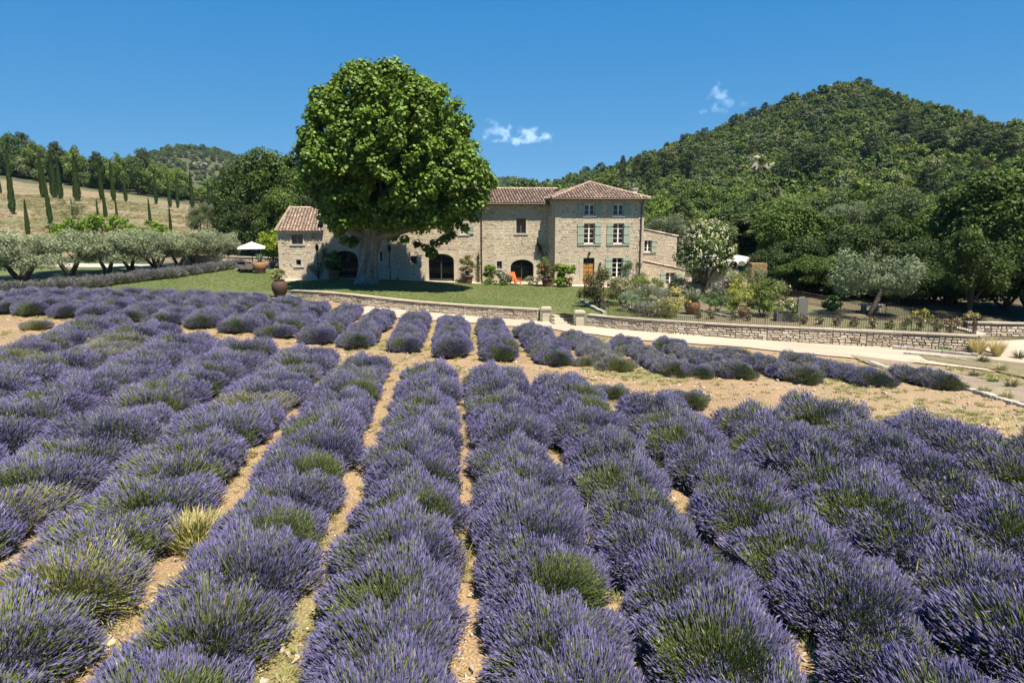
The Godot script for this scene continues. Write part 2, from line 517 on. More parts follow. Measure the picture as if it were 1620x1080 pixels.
# ---------------------------------------------------------------- masonry
func stone(b: Mb, o: Vector3, r: Vector3, n: Vector3, s0: float, s1: float, y0: float, y1: float, proud: float, col: Color) -> void:
	if b.singles != null and b.singles.size() < b.most and s1 - s0 > 0.24:
		var own := mb()
		b.singles.append(own)
		b = own
	var here := o + r * s0 + Vector3.UP * y0
	col = shade(col, 1.04 + 0.2 * noise.get_noise_3d(here.x * 9.0, here.y * 6.0, here.z * 9.0))
	var j := minf(s1 - s0, y1 - y0) * 0.16
	var e := minf(0.02, j * 0.8)
	var back := []
	var front := []
	for q in [[s0, y0, 1, 1], [s1, y0, -1, 1], [s1, y1, -1, -1], [s0, y1, 1, -1]]:
		var s: float = q[0] + q[2] * rnd(0.0, j)
		var y: float = q[1] + q[3] * rnd(0.0, j)
		back.append(o + r * s + Vector3.UP * y - n * 0.02)
		front.append(o + r * (s + q[2] * e) + Vector3.UP * (y + q[3] * e) + n * proud * rnd(0.8, 1.15))
	b.face(front[0], front[1], front[2], front[3], n, col)
	var mid: Vector3 = (front[0] + front[2]) * 0.5
	for i in 4:
		var k := (i + 1) % 4
		b.face(back[i], back[k], front[k], front[i], (front[i] + front[k]) * 0.5 - mid, col)

func limestone() -> Color:
	var t := rng.randf()
	var c := Color(0.86, 0.73, 0.54)
	if t < 0.22: c = Color(0.72, 0.63, 0.49)
	elif t < 0.42: c = Color(0.78, 0.62, 0.43)
	elif t < 0.7: c = Color(0.86, 0.77, 0.62)
	elif t < 0.75: c = Color(0.42, 0.36, 0.28)
	return shade(c, rnd(0.9, 1.12))

# courses of stones over a wall face; holes are [s0, s1, y0, y1]
func courses(b: Mb, o: Vector3, r: Vector3, n: Vector3, s0: float, s1: float, y0: float, top: Callable, holes: Array, ch := Vector2(0.09, 0.17), cl := Vector2(0.13, 0.34), proud := 0.022) -> void:
	var y := y0
	var most: float = maxf(top.call(s0), top.call(s1))
	while y < most:
		var hgt := rnd(ch.x, ch.y)
		var s := s0 - rnd(0.0, 0.2)
		while s < s1:
			var l := rnd(cl.x, cl.y)
			var a := maxf(s, s0)
			var z := minf(s + l, s1)
			s += l
			if z - a < 0.07: continue
			if y + hgt > minf(top.call(a), top.call(z)) + 0.02: continue
			var hit := false
			for q in holes:
				if z > q[0] and a < q[1] and y + hgt > q[2] + 0.03 and y < q[3] - 0.03:
					hit = true
					if a < q[0] - 0.08 and z - q[0] < z - a: stone(b, o, r, n, a, q[0] - 0.01, y, y + hgt, proud, limestone())
					elif z > q[1] + 0.08: stone(b, o, r, n, q[1] + 0.01, z, y, y + hgt, proud, limestone())
					break
			if not hit: stone(b, o, r, n, a, z, y + rnd(-0.015, 0.015), y + hgt + rnd(-0.015, 0.015), proud, limestone())
		y += hgt

# a wall face with openings, their reveals, and the back of the wall
func wall_face(b: Mb, o: Vector3, r: Vector3, n: Vector3, s0: float, s1: float, y0: float, y1: float, holes: Array, thick: float, col: Color) -> void:
	var xs := [s0, s1]
	var ys := [y0, y1]
	for q in holes:
		xs.append_array([q[0], q[1]]); ys.append_array([q[2], q[3]])
	xs.sort(); ys.sort()
	for i in xs.size() - 1:
		for j in ys.size() - 1:
			if xs[i + 1] - xs[i] < 0.001 or ys[j + 1] - ys[j] < 0.001: continue
			var cx: float = (xs[i] + xs[i + 1]) * 0.5
			var cy: float = (ys[j] + ys[j + 1]) * 0.5
			var hole := false
			for q in holes:
				if cx > q[0] and cx < q[1] and cy > q[2] and cy < q[3]: hole = true
			if hole: continue
			for back in [0.0, thick]:
				var p: Vector3 = o - n * back
				b.face(p + r * xs[i] + Vector3.UP * ys[j], p + r * xs[i + 1] + Vector3.UP * ys[j], p + r * xs[i + 1] + Vector3.UP * ys[j + 1], p + r * xs[i] + Vector3.UP * ys[j + 1], n if back == 0.0 else -n, col)
	for q in holes:
		for e in [[q[0], q[0], q[2], q[3], r], [q[1], q[1], q[2], q[3], -r], [q[0], q[1], q[2], q[2], Vector3.UP], [q[0], q[1], q[3], q[3], Vector3.DOWN]]:
			var a: Vector3 = o + r * e[0] + Vector3.UP * e[2]
			var z: Vector3 = o + r * e[1] + Vector3.UP * e[3]
			b.face(a, z, z - n * thick, a - n * thick, e[4], col)

func tile_color() -> Color:
	var t := rng.randf()
	var c := Color(0.40, 0.275, 0.205)
	if t < 0.25: c = Color(0.29, 0.215, 0.175)
	elif t < 0.45: c = Color(0.48, 0.36, 0.27)
	elif t < 0.62: c = Color(0.56, 0.44, 0.35)
	elif t < 0.74: c = Color(0.36, 0.28, 0.24)
	return shade(c, rnd(1.05, 1.5))
func half_tube(b: Mb, a: Vector3, z: Vector3, up: Vector3, r0: float, r1: float, col: Color, segs := 5) -> void:
	var t := (z - a).normalized()
	var x := t.cross(up).normalized()
	var k := b.v.size()
	for e in [[a, r0], [z, r1]]:
		for j in segs + 1:
			var g := PI * j / segs
			var m := x * cos(g) + up * sin(g)
			b.v.append(e[0] + m * e[1]); b.n.append(m); b.c.append(col)
	for j in segs:
		b.smooth(k + j, k + j + 1, k + segs + 1 + j); b.smooth(k + j + 1, k + segs + 2 + j, k + segs + 1 + j)
# canal tiles over the plane through e0-e1 (the eave) and g (any point up the slope), within a polygon of points of that plane
func tiles(b: Mb, deck: Mb, e0: Vector3, e1: Vector3, poly: Array) -> void:
	var r := (e1 - e0).normalized()
	var g: Vector3 = poly[2]
	var up := (g - e0) - r * (g - e0).dot(r)
	up = up.normalized()
	var n := r.cross(up).normalized()
	if n.y < 0.0: n = -n
	var flat := PackedVector2Array()
	for p in poly: flat.append(Vector2((p - e0).dot(r), (p - e0).dot(up)))
	for i in range(1, poly.size() - 1):
		deck.face(poly[0] - n * 0.02, poly[i] - n * 0.02, poly[i + 1] - n * 0.02, poly[i + 1] - n * 0.02, n, Color(0.13, 0.08, 0.06))
	var width := e0.distance_to(e1)
	var s := 0.13
	for p in flat:
		width = maxf(width, p.x)
		while s - 0.27 > p.x: s -= 0.27
	while s < width:
		var y := 0.0
		while y < 12.0:
			var here := Geometry2D.is_point_in_polygon(Vector2(s, y + 0.17), flat)
			if here:
				var w := rnd(-0.012, 0.012)
				var p := e0 + r * (s + w) + up * (y - 0.05) + n * (0.035 + rnd(0, 0.012))
				half_tube(b, p, p + up * 0.4 - n * 0.04 + r * rnd(-0.01, 0.01), n, 0.108, 0.082, tile_color())
			elif y > 8.0: break
			y += 0.34
		s += 0.27
func ridge_tiles(b: Mb, a: Vector3, z: Vector3) -> void:
	var t := (z - a).normalized()
	var x := t.cross(Vector3.UP).normalized()
	var up := x.cross(t)
	var d := 0.0
	while d < a.distance_to(z) - 0.1:
		var p := a + t * d + up * 0.03
		half_tube(b, p, p + t * 0.42 - up * 0.03, up, 0.15, 0.12, shade(tile_color().lerp(Color(0.5, 0.4, 0.29), 0.6), 1.0))
		d += 0.36

# ---------------------------------------------------------------- the farmhouse
var HO := Vector3.ZERO            # inner corner between the long wing and the tower
const HA := 0.14                  # the house stands turned by this angle
var hr := Vector3(cos(HA), 0, -sin(HA))
var hn := Vector3(sin(HA), 0, cos(HA))
func onf(u: float, v: float, off: float) -> Vector2:   # a sight line met with a facade plane: (along, height)
	var d := at(u, v, 10.0) - Vector3(0, EYE, 0)
	var e := Vector3(0, EYE, 0)
	var t := (HO + hn * off - e).dot(hn) / d.dot(hn)
	var p := e + d * t
	return Vector2((p - HO).dot(hr), p.y)
func hp(s: float, y: float, off: float) -> Vector3: return Vector3(HO.x, 0, HO.z) + hr * s + hn * off + Vector3.UP * y
func opening(u0: float, v0: float, u1: float, v1: float, off: float) -> Array:
	var a := onf(u0, v0, off)
	var z := onf(u1, v1, off)
	return [a.x, z.x, z.y, a.y]
func hbox(b: Mb, s0: float, s1: float, y0: float, y1: float, f0: float, f1: float, col: Color) -> void:
	b.box(hp((s0 + s1) * 0.5, (y0 + y1) * 0.5, (f0 + f1) * 0.5), Vector3(absf(s1 - s0), absf(y1 - y0), absf(f1 - f0)), col, Basis(hr, Vector3.UP, hn))
const WHITE := Color(0.78, 0.76, 0.72)
const DRESSED := Color(0.72, 0.63, 0.48)
const SAGE := Color(0.31, 0.37, 0.285)

func surround(b: Mb, q: Array, off: float, w: float, sill := true) -> void:      # dressed blocks round an opening
	var y: float = q[2]
	while y < q[3] - 0.02:
		var z := minf(y + rnd(0.28, 0.5), q[3])
		for e in [[q[0] - w * rnd(0.85, 1.2), q[0]], [q[1], q[1] + w * rnd(0.85, 1.2)]]:
			hbox(b, e[0], e[1], y + 0.005, z - 0.005, off - 0.05, off + 0.028 + rnd(0, 0.006), shade(DRESSED, rnd(0.9, 1.1)))
		y = z
	hbox(b, q[0] - w, q[1] + w, q[3], q[3] + w * 1.15, off - 0.05, off + 0.036, shade(DRESSED, rnd(0.95, 1.1)))
	if sill: hbox(b, q[0] - w, q[1] + w, q[2] - 0.13, q[2], off - 0.1, off + 0.085, Color(0.7, 0.66, 0.56))

func casement(house: Node3D, org: Vector3, q: Array, off: float, rows: int, col: Color, cols := 2, back := 0.14, called := "window") -> void:
	var b := mb()
	var f := off - back
	var e := 0.065
	hbox(b, q[0], q[0] + e, q[2], q[3], f - 0.05, f, col); hbox(b, q[1] - e, q[1], q[2], q[3], f - 0.05, f, col)
	hbox(b, q[0] + e, q[1] - e, q[2], q[2] + e * 1.3, f - 0.05, f - 0.001, col); hbox(b, q[0] + e, q[1] - e, q[3] - e, q[3], f - 0.05, f - 0.001, col)
	var xs := [q[0] + e]
	for i in range(1, cols):
		var x := lerpf(q[0], q[1], float(i) / cols)
		var w := 0.055 if i * 2 == cols else 0.03
		hbox(b, x - w, x + w, q[2] + e * 1.3, q[3] - e, f - 0.05, f + 0.006, col)
		xs.append_array([x - w, x + w])
	xs.append(q[1] - e)
	var ys := [q[2] + e * 1.3]
	for j in range(1, rows):
		var y := lerpf(q[2] + e, q[3] - e, float(j) / rows)
		for i in cols: hbox(b, xs[i * 2], xs[i * 2 + 1], y - 0.017, y + 0.017, f - 0.045, f - 0.003, col)
		ys.append_array([y - 0.017, y + 0.017])
	ys.append(q[3] - e)
	var w := build(b, called, M["paint"], house, org)
	for i in cols:
		for j in rows:
			var p := mb()
			p.face(hp(xs[i * 2], ys[j * 2], f - 0.025), hp(xs[i * 2 + 1], ys[j * 2], f - 0.025), hp(xs[i * 2 + 1], ys[j * 2 + 1], f - 0.025), hp(xs[i * 2], ys[j * 2 + 1], f - 0.025), hn, Color.WHITE)
			build(p, "pane", M["glass"], w, org)

func shutter(house: Node3D, org: Vector3, q: Array, off: float) -> void:
	var b := mb()
	var n := 4
	for i in n:
		var a := lerpf(q[0], q[1], float(i) / n)
		var z := lerpf(q[0], q[1], float(i + 1) / n)
		hbox(b, a + 0.004, z - 0.004, q[2], q[3], off + 0.05, off + 0.085 + rnd(0, 0.004), shade(SAGE, rnd(0.93, 1.07)))
	for t in [0.12, 0.86]:
		var y := lerpf(q[2], q[3], t)
		hbox(b, q[0] + 0.01, q[1] - 0.01, y - 0.045, y + 0.045, off + 0.086, off + 0.115, shade(SAGE, 0.95))
	hbox(b, q[0] + 0.01, q[1] - 0.01, lerpf(q[2], q[3], 0.47), lerpf(q[2], q[3], 0.47) + 0.08, off + 0.086, off + 0.113, shade(SAGE, 0.95))
	var s := build(b, "shutter", M["paint"], house, org)
	var x: float = q[1] if q[0] < q[4] else q[0]
	for t in [0.12, 0.86]:
		var h := mb()
		hbox(h, x - 0.12, x + 0.06, lerpf(q[2], q[3], t) - 0.015, lerpf(q[2], q[3], t) + 0.015, off + 0.117, off + 0.124, Color(0.03, 0.03, 0.03))
		build(h, "hinge", M["iron"], s, org)

# a segmental arch: the wall over the opening, the voussoirs, and the glazed doors in it
func arch(house: Node3D, org: Vector3, wall: Mb, q: Array, off: float, rise: float, leaves: int) -> void:
	var cx: float = (q[0] + q[1]) * 0.5
	var hw: float = (q[1] - q[0]) * 0.5
	var ys: float = q[3] - rise
	var yat := func(x: float) -> float: return ys + rise * sqrt(maxf(0.0, 1.0 - pow((x - cx) / hw, 2)))
	var segs := 18
	for i in segs:
		var a: float = q[0] + hw * (1.0 - cos(PI * i / segs))
		var z: float = q[0] + hw * (1.0 - cos(PI * (i + 1) / segs))
		wall.face(hp(a, yat.call(a), off), hp(z, yat.call(z), off), hp(z, q[3], off), hp(a, q[3], off), hn, Color(0.5, 0.42, 0.3))
		wall.face(hp(a, yat.call(a), off), hp(z, yat.call(z), off), hp(z, yat.call(z), off - 0.5), hp(a, yat.call(a), off - 0.5), Vector3.DOWN, DRESSED)
	var b := mb()
	var n := 13
	for i in n:
		var pts := []
		for k in [i, i + 1]:
			var t := PI * (1.0 - float(k) / n)
			for e in [0.0, 0.3]:
				var p := Vector2(cx + (hw + e) * cos(t), ys + (rise + e * 0.95) * sin(t))
				pts.append(p)
		var col := shade(DRESSED, rnd(0.92, 1.12))
		var f := off + 0.03 + rnd(0, 0.008)
		b.face(hp(pts[0].x, pts[0].y, f), hp(pts[2].x, pts[2].y, f), hp(pts[3].x, pts[3].y, f), hp(pts[1].x, pts[1].y, f), hn, col)
		b.face(hp(pts[1].x, pts[1].y, f), hp(pts[3].x, pts[3].y, f), hp(pts[3].x, pts[3].y, off - 0.02), hp(pts[1].x, pts[1].y, off - 0.02), Vector3.UP, col)
	var y: float = q[2]
	while y < ys - 0.02:
		var z := minf(y + rnd(0.35, 0.5), ys)
		hbox(b, q[0] - 0.32, q[0] - 0.001, y, z - 0.008, off - 0.05, off + 0.032, shade(DRESSED, rnd(0.92, 1.1)))
		hbox(b, q[1] + 0.001, q[1] + 0.32, y, z - 0.008, off - 0.05, off + 0.032, shade(DRESSED, rnd(0.92, 1.1)))
		y = z
	build(b, "arch_surround", M["dressed_stone"], house, org)
	var d := mb()
	var f := off - 0.32
	var iron := Color(0.045, 0.04, 0.036)
	var cuts := []
	for i in leaves + 1: cuts.append(lerpf(q[0], q[1], float(i) / leaves))
	for i in leaves + 1:
		var x: float = cuts[i]
		var x0: float = maxf(x - 0.045, q[0])
		var x1: float = minf(x + 0.045, q[1])
		hbox(d, x0, x1, q[2], maxf(ys, minf(yat.call(x0), yat.call(x1))), f - 0.05, f + 0.01, iron)
	for i in segs:
		var a: float = q[0] + hw * (1.0 - cos(PI * i / segs))
		var z: float = q[0] + hw * (1.0 - cos(PI * (i + 1) / segs))
		d.face(hp(a, yat.call(a) - 0.1, f), hp(z, yat.call(z) - 0.1, f), hp(z, yat.call(z), f), hp(a, yat.call(a), f), hn, iron)
	hbox(d, q[0], q[1], q[2], q[2] + 0.22, f - 0.05, f + 0.003, iron)
	hbox(d, q[0], q[1], ys - 0.12, ys - 0.05, f - 0.05, f + 0.002, iron)
	var door := build(d, "glazed_door", M["iron"], house, org)
	for i in leaves:
		var p := mb()
		p.face(hp(cuts[i] + 0.045, q[2] + 0.22, f - 0.02), hp(cuts[i + 1] - 0.045, q[2] + 0.22, f - 0.02), hp(cuts[i + 1] - 0.045, ys - 0.12, f - 0.02), hp(cuts[i] + 0.045, ys - 0.12, f - 0.02), hn, Color.WHITE)
		build(p, "pane", M["glass"], door, org)
	var p := mb()
	for i in segs:
		var a: float = q[0] + hw * (1.0 - cos(PI * i / segs))
		var z: float = q[0] + hw * (1.0 - cos(PI * (i + 1) / segs))
		p.face(hp(a, ys - 0.05, f - 0.02), hp(z, ys - 0.05, f - 0.02), hp(z, yat.call(z), f - 0.02), hp(a, yat.call(a), f - 0.02), hn, Color.WHITE)
	build(p, "pane", M["glass"], door, org)

func pipe(house: Node3D, org: Vector3, pts: Array) -> void:
	var b := mb()
	var rad := []
	for p in pts: rad.append(0.055)
	b.tube(pts, rad, 8, Color(0.075, 0.045, 0.035))
	build(b, "drainpipe", M["iron"], house, org)

func farmhouse() -> void:
	var e := at(866, 450, 62.5)
	HO = Vector3(e.x, 0, e.z)
	var house := thing("farmhouse", Vector3(HO.x - 6, 0, HO.z), "long pale stone farmhouse with tiled roofs and sage green shutters", "house")
	var org := house.position
	var mortar := Color(0.74, 0.62, 0.45)
	var P := 1.5
	var A := -2.0          # annex plane
	var L := -1.55         # lean-to plane
	var wall := mb()
	var st := mb()
	# openings
	var w1 := opening(460.7, 371, 479, 386, 0)
	var w2 := opening(468, 410.5, 476.3, 420.5, 0)
	var a1 := opening(526, 396.5, 567, 440, 0)
	var w3 := opening(593, 398, 606, 414.5, 0)
	var w4 := opening(649, 404.5, 659.8, 417.8, 0)
	var a2 := opening(677.8, 401.5, 718.5, 445, 0)
	var w5 := opening(728, 358, 739.5, 370.5, 0)
	var w6 := opening(816.7, 345.5, 832, 369, 0)
	var w7 := opening(786, 413, 794, 425, 0)
	var a3 := opening(807.8, 410.4, 844, 445, 0)
	var left := onf(442, 420, 0).x
	var split := onf(540, 420, 0).x
	var ye := onf(500, 366, 0.25).y
	var ym := onf(800, 322, 0.45).y
	var base := -0.6
	wall_face(wall, Vector3(HO.x, 0, HO.z), hr, hn, left, split, base, ye + 0.1, [w1, w2], 0.5, mortar)
	# the left arch straddles the joint between the two wings, so the tall wing starts before it
	split = a1[0] - 0.7
	wall = mb()
	wall_face(wall, Vector3(HO.x, 0, HO.z), hr, hn, left, split, base, ye + 0.1, [w1, w2], 0.5, mortar)
	wall_face(wall, Vector3(HO.x, 0, HO.z), hr, hn, split, 0.5, base, ym + 0.1, [a1, w3, w4, a2, w5, w6, w7, a3], 0.5, mortar)
	var grow := func(q: Array, w: float) -> Array: return [q[0] - w, q[1] + w, q[2] - 0.12, q[3] + w * 1.1]
	var o := Vector3(HO.x, 0, HO.z)
	courses(st, o, hr, hn, left, split, base, func(_s): return ye + 0.02, [grow.call(w1, 0.2), grow.call(w2, 0.22)])
	courses(st, o, hr, hn, split, 0.0, base, func(_s): return ym + 0.02, [grow.call(a1, 0.3), grow.call(w3, 0.2), grow.call(w4, 0.22), grow.call(a2, 0.3), grow.call(w5, 0.18), grow.call(w6, 0.2), grow.call(w7, 0.15), grow.call(a3, 0.3)])
	# the tower
	var tl := onf(878, 400, P).x
	var tr := onf(1017, 400, P).x
	var yt := onf(950, 314, P + 0.58).y
	var t1 := opening(925, 323.5, 940.7, 340.5, P)
	var t2 := opening(971, 323.5, 986.7, 340.5, P)
	var t3 := opening(923.8, 353, 940.7, 385.5, P)
	var t4 := opening(970, 353, 986.7, 385.5, P)
	var td := opening(922.9, 407.8, 939.6, 454.5, P)
	var t5 := opening(901, 419, 909.5, 433, P)
	var t6 := opening(968.5, 407.8, 985, 439, P)
	var tholes := [t1, t2, t3, t4, td, t5, t6]
	wall_face(wall, o + hn * P, hr, hn, tl, tr, base, yt + 0.1, tholes, 0.5, mortar)
	var grown := []
	for q in tholes: grown.append(grow.call(q, 0.16))
	grown[4] = grow.call(td, 0.32)
	courses(st, o + hn * P, hr, hn, tl + 0.25, tr - 0.25, base, func(_s): return yt + 0.02, grown)
	var back := -6.5
	var c0 := hp(-0.05, 0, 0.0)
	var c1 := hp(tl, 0, P)
	var sr := (c1 - c0).normalized()
	var sn := Vector3.UP.cross(sr)
	if sn.dot(hr) > 0.0: sn = -sn
	wall_face(wall, c0, sr, sn, 0, c0.distance_to(c1), base, yt + 0.1, [], 0.4, mortar)
	courses(st, c0, sr, sn, 0.02, c0.distance_to(c1) - 0.25, base, func(_s): return yt, [])
	wall_face(wall, hp(tr, 0, P), -hn, hr, 0, P - back, base, yt + 0.1, [], 0.4, mortar)
	courses(st, hp(tr, 0, P), -hn, hr, 0.25, P - back, base, func(_s): return yt, [])
	wall_face(wall, hp(0, 0, back), hr, -hn, left, tr, base, ye, [], 0.4, mortar)
	wall_face(wall, hp(0, 0, back + 0.002), hr, -hn, split, tr, ye, ym, [], 0.4, mortar)
	wall_face(wall, hp(0, 0, back + 0.004), hr, -hn, 0, tr, ym, yt, [], 0.4, mortar)
	wall_face(wall, hp(-0.02, 0, 0), -hn, -hr, 0, -back, ym, yt + 0.1, [], 0.4, mortar)
	# the left gable, its plan slanting back to the left
	var yl := onf(476, 329.5, -4.6)
	var rl := onf(458, 330, -4.6).x
	var g0 := hp(left, base, 0); var g1 := hp(rl + 0.1, base, -4.6); var g2 := hp(rl + 0.1, base, back)
	for f in [0.0, 0.002]:
		var s: Vector3 = hr * f
		wall.face(g0 + s, g1 + s, hp(rl + 0.1, yl.y - 0.12, -4.6) + s, hp(left, ye, 0) + s, -hr, mortar)
		wall.face(g1 + s, g2 + s, hp(rl + 0.1, ye, back) + s, hp(rl + 0.1, yl.y - 0.12, -4.6) + s, -hr, mortar)
	courses(st, hp(rl + 0.1, 0, -4.6), (g0 - g1).normalized(), -hr, 0.0, g0.distance_to(g1) - 0.25, base, func(_s): return ye, [])
	# the gable of the tall wing over the low roof
	wall_face(wall, hp(split, 0, 0), -hn, -hr, 0, -back, base, ym, [], 0.4, mortar)
	var rm := onf(800, 299, -4.2).y
	wall.face(hp(split, ym, 0), hp(split, ym, back), hp(split, rm - 0.12, -4.2), hp(split, rm - 0.12, -4.2), -hr, mortar)
	# annex and lean-to right of the tower
	var n0 := onf(1018, 359, A)
	var n1 := onf(1071.5, 373.5, A)
	var m0 := onf(1017, 409, L)
	var m1 := onf(1084, 427, L)
	var aw := opening(1019.8, 380, 1030.8, 398.5, A)
	var lw := opening(1053, 431, 1068, 450, L)
	wall_face(wall, o + hn * A, hr, hn, tr + 0.02, n1.x, base, n1.y - 0.05, [aw], 0.4, mortar)
	wall_face(wall, o + hn * L, hr, hn, tr + 0.02, m1.x, base - 0.3, m1.y - 0.05, [lw], 0.3, mortar)
	var prism := func(a: Vector2, z: Vector2, f: float, deep: float) -> void:
		wall.face(hp(tr + 0.02, z.y - 0.05, f), hp(z.x, z.y - 0.05, f), hp(tr + 0.02, a.y - 0.05, f), hp(tr + 0.02, a.y - 0.05, f), hn, mortar)
		wall.face(hp(z.x, base - 0.3, f), hp(z.x, base - 0.3, f - deep), hp(z.x, z.y - 0.05, f - deep), hp(z.x, z.y - 0.05, f), hr, mortar)
		wall.face(hp(tr, base, f - deep), hp(z.x, base, f - deep), hp(z.x, z.y - 0.05, f - deep), hp(tr, a.y - 0.05, f - deep), -hn, mortar)
	prism.call(n0, n1, A, 6.0)
	prism.call(m0, m1, L, 5.0)
	courses(st, o + hn * A, hr, hn, tr + 0.02, n1.x, m1.y, func(s): return lerpf(n0.y, n1.y, (s - tr) / (n1.x - tr)) - 0.05, [grow.call(aw, 0.12)])
	courses(st, o + hn * L, hr, hn, tr + 0.02, m1.x, base, func(s): return lerpf(m0.y, m1.y, (s - tr) / (m1.x - tr)) - 0.05, [grow.call(lw, 0.12)])
	var floor_ := mb()
	hbox(floor_, left + 0.6, tr - 0.5, base - 0.1, -0.35, back + 0.4, -0.55, Color(0.2, 0.17, 0.14))
	build(floor_, "inner_floor", M["plain"], house, org)
	# doors and windows
	arch(house, org, wall, a1, 0, 0.75, 3)
	arch(house, org, wall, a2, 0, 0.6, 2)
	arch(house, org, wall, a3, 0, 0.62, 2)
	build(wall, "wall", M["mortar"], house, org)
	build(st, "facade_stones", M["stone"], house, org).set_meta("kind", "stuff")
	var sd := mb()
	for q in [w1, w2, w3, w4, w5, w6, w7]: surround(sd, q, 0, 0.2 if q != w2 and q != w4 else 0.24)
	for q in [t1, t2, t3, t4, t6]: surround(sd, q, P, 0.15)
	surround(sd, t5, P, 0.15, false); surround(sd, td, P, 0.3, false)
	surround(sd, aw, A, 0.12); surround(sd, lw, L, 0.12)
	for k in 17:      # quoins
		var y := base + k * 0.48
		var w := 0.5 if k % 2 else 0.3
		if y + 0.46 < yt:
			hbox(sd, tl - 0.01, tl + w, y, y + 0.465, P - 0.3, P + 0.045, shade(DRESSED, rnd(0.88, 1.06)))
			hbox(sd, tr - w, tr + 0.01, y, y + 0.465, P - 0.3, P + 0.045, shade(DRESSED, rnd(0.88, 1.06)))
		if y + 0.46 < ye: hbox(sd, left - 0.02, left + w, y, y + 0.465, -0.3, 0.045, shade(DRESSED, rnd(0.88, 1.06)))
	build(sd, "dressed_stonework", M["dressed_stone"], house, org)
	casement(house, org, w1, 0, 2, Color(0.22, 0.25, 0.28)); casement(house, org, w2, 0, 1, Color(0.4, 0.38, 0.33), 1)
	casement(house, org, w3, 0, 3, WHITE); casement(house, org, w4, 0, 1, Color(0.4, 0.38, 0.33), 1)
	casement(house, org, w5, 0, 3, Color(0.5, 0.5, 0.48)); casement(house, org, w6, 0, 1, Color(0.06, 0.08, 0.1)); casement(house, org, w7, 0, 1, Color(0.12, 0.11, 0.1))
	for q in [t1, t2]: casement(house, org, q, P, 2, WHITE)
	for q in [t3, t4, t6]: casement(house, org, q, P, 4, WHITE)
	casement(house, org, t5, P, 2, Color(0.3, 0.3, 0.28)); casement(house, org, aw, A, 3, WHITE); casement(house, org, lw, L, 3, WHITE)
	var sh := [[914.6, 322, 924, 341.5, t1, P], [941.5, 322, 950.6, 341.5, t1, P], [962.3, 322, 970.5, 341.5, t2, P], [987.3, 322, 996.5, 341.5, t2, P], [914, 352.5, 923.3, 388, t3, P], [941.5, 352.5, 950.7, 388, t3, P], [960.5, 352.5, 969.3, 388, t4, P], [987.5, 352.5, 996.2, 388, t4, P], [957.8, 407, 967.9, 440, t6, P], [985.8, 407, 996, 440, t6, P], [1031.5, 378.5, 1038, 401, aw, A], [1045.3, 431, 1052.5, 453, lw, L], [1068.8, 431, 1077, 453, lw, L], [740, 357.5, 749.5, 370.5, w5, 0]]
	for s in sh:
		var q := opening(s[0], s[1], s[2], s[3], s[5])
		q.append(s[4][0])
		shutter(house, org, q, s[5])
	# the front door
	var db := mb()
	var oak := Color(0.52, 0.25, 0.06)
	var f := P - 0.2
	var ytop: float = lerpf(td[3], td[2], 0.2)
	hbox(db, td[0], td[1], td[2] - 0.2, ytop, f - 0.06, f, shade(oak, 0.85))
	for k in 6:
		var y0 := lerpf(td[2] - 0.15, ytop, k / 6.0) + 0.03
		var y1 := lerpf(td[2] - 0.15, ytop, (k + 1) / 6.0) - 0.03
		for e2 in [[td[0] + 0.06, (td[0] + td[1]) * 0.5 - 0.03], [(td[0] + td[1]) * 0.5 + 0.03, td[1] - 0.06]]:
			hbox(db, e2[0], e2[1], y0, y1, f, f + 0.035, shade(oak, rnd(0.92, 1.1)))
	var dr := build(db, "front_door", M["wood"], house, org)
	var kn := mb()
	kn.box(hp((td[0] + td[1]) * 0.5 + 0.05, lerpf(td[2], ytop, 0.5), f + 0.06), Vector3(0.05, 0.16, 0.05), Color(0.03, 0.03, 0.03))
	build(kn, "door_handle", M["iron"], dr, org)
	kn = mb()
	kn.box(hp((td[0] + td[1]) * 0.5 - 0.05, lerpf(td[2], ytop, 0.65), f + 0.06), Vector3(0.1, 0.1, 0.05), Color(0.03, 0.03, 0.03))
	build(kn, "door_knocker", M["iron"], dr, org)
	casement(house, org, [td[0], td[1], ytop, td[3]], P, 1, Color(0.1, 0.08, 0.06), 3, 0.2, "transom")
	# roofs
	var deck := mb()
	var tb := mb()
	var e0 := hp(left - 0.15, ye, 0.3); var e1 := hp(split - 0.02, ye, 0.3)
	tiles(tb, deck, e0, e1, [e0, e1, hp(split - 0.02, yl.y, -4.6), hp(rl, yl.y, -4.6)])
	deck.face(hp(rl, yl.y - 0.03, -4.6), hp(split, yl.y - 0.03, -4.6), hp(split, ye, back - 0.3), hp(rl, ye, back - 0.3), Vector3.UP, Color(0.3, 0.18, 0.12))
	ridge_tiles(tb, hp(rl - 0.05, yl.y + 0.03, -4.6), hp(split - 0.2, yl.y + 0.03, -4.6))
	ridge_tiles(tb, e0 + Vector3.UP * 0.05, hp(rl, yl.y + 0.06, -4.6))
	e0 = hp(split - 0.15, ym, 0.5); e1 = hp(0.0, ym, 0.5)
	tiles(tb, deck, e0, e1, [e0, e1, hp(1.6, rm, -4.2), hp(split - 0.15, rm, -4.2)])
	deck.face(hp(split - 0.15, rm - 0.03, -4.2), hp(1.6, rm - 0.03, -4.2), hp(1.6, ym, back - 0.3), hp(split - 0.15, ym, back - 0.3), Vector3.UP, Color(0.3, 0.18, 0.12))
	ridge_tiles(tb, hp(split - 0.2, rm + 0.03, -4.2), hp(1.6, rm + 0.03, -4.2))
	var q0 := hp(onf(872, 314, P + 0.58).x, yt, P + 0.58); var q1 := hp(onf(1030.5, 314, P + 0.58).x, yt, P + 0.58)
	var q2 := hp((q1 - HO).dot(hr), yt, back - 0.5); var q3 := hp((q0 - HO).dot(hr), yt, back - 0.5)
	var ap := onf(932, 289, -2.2)
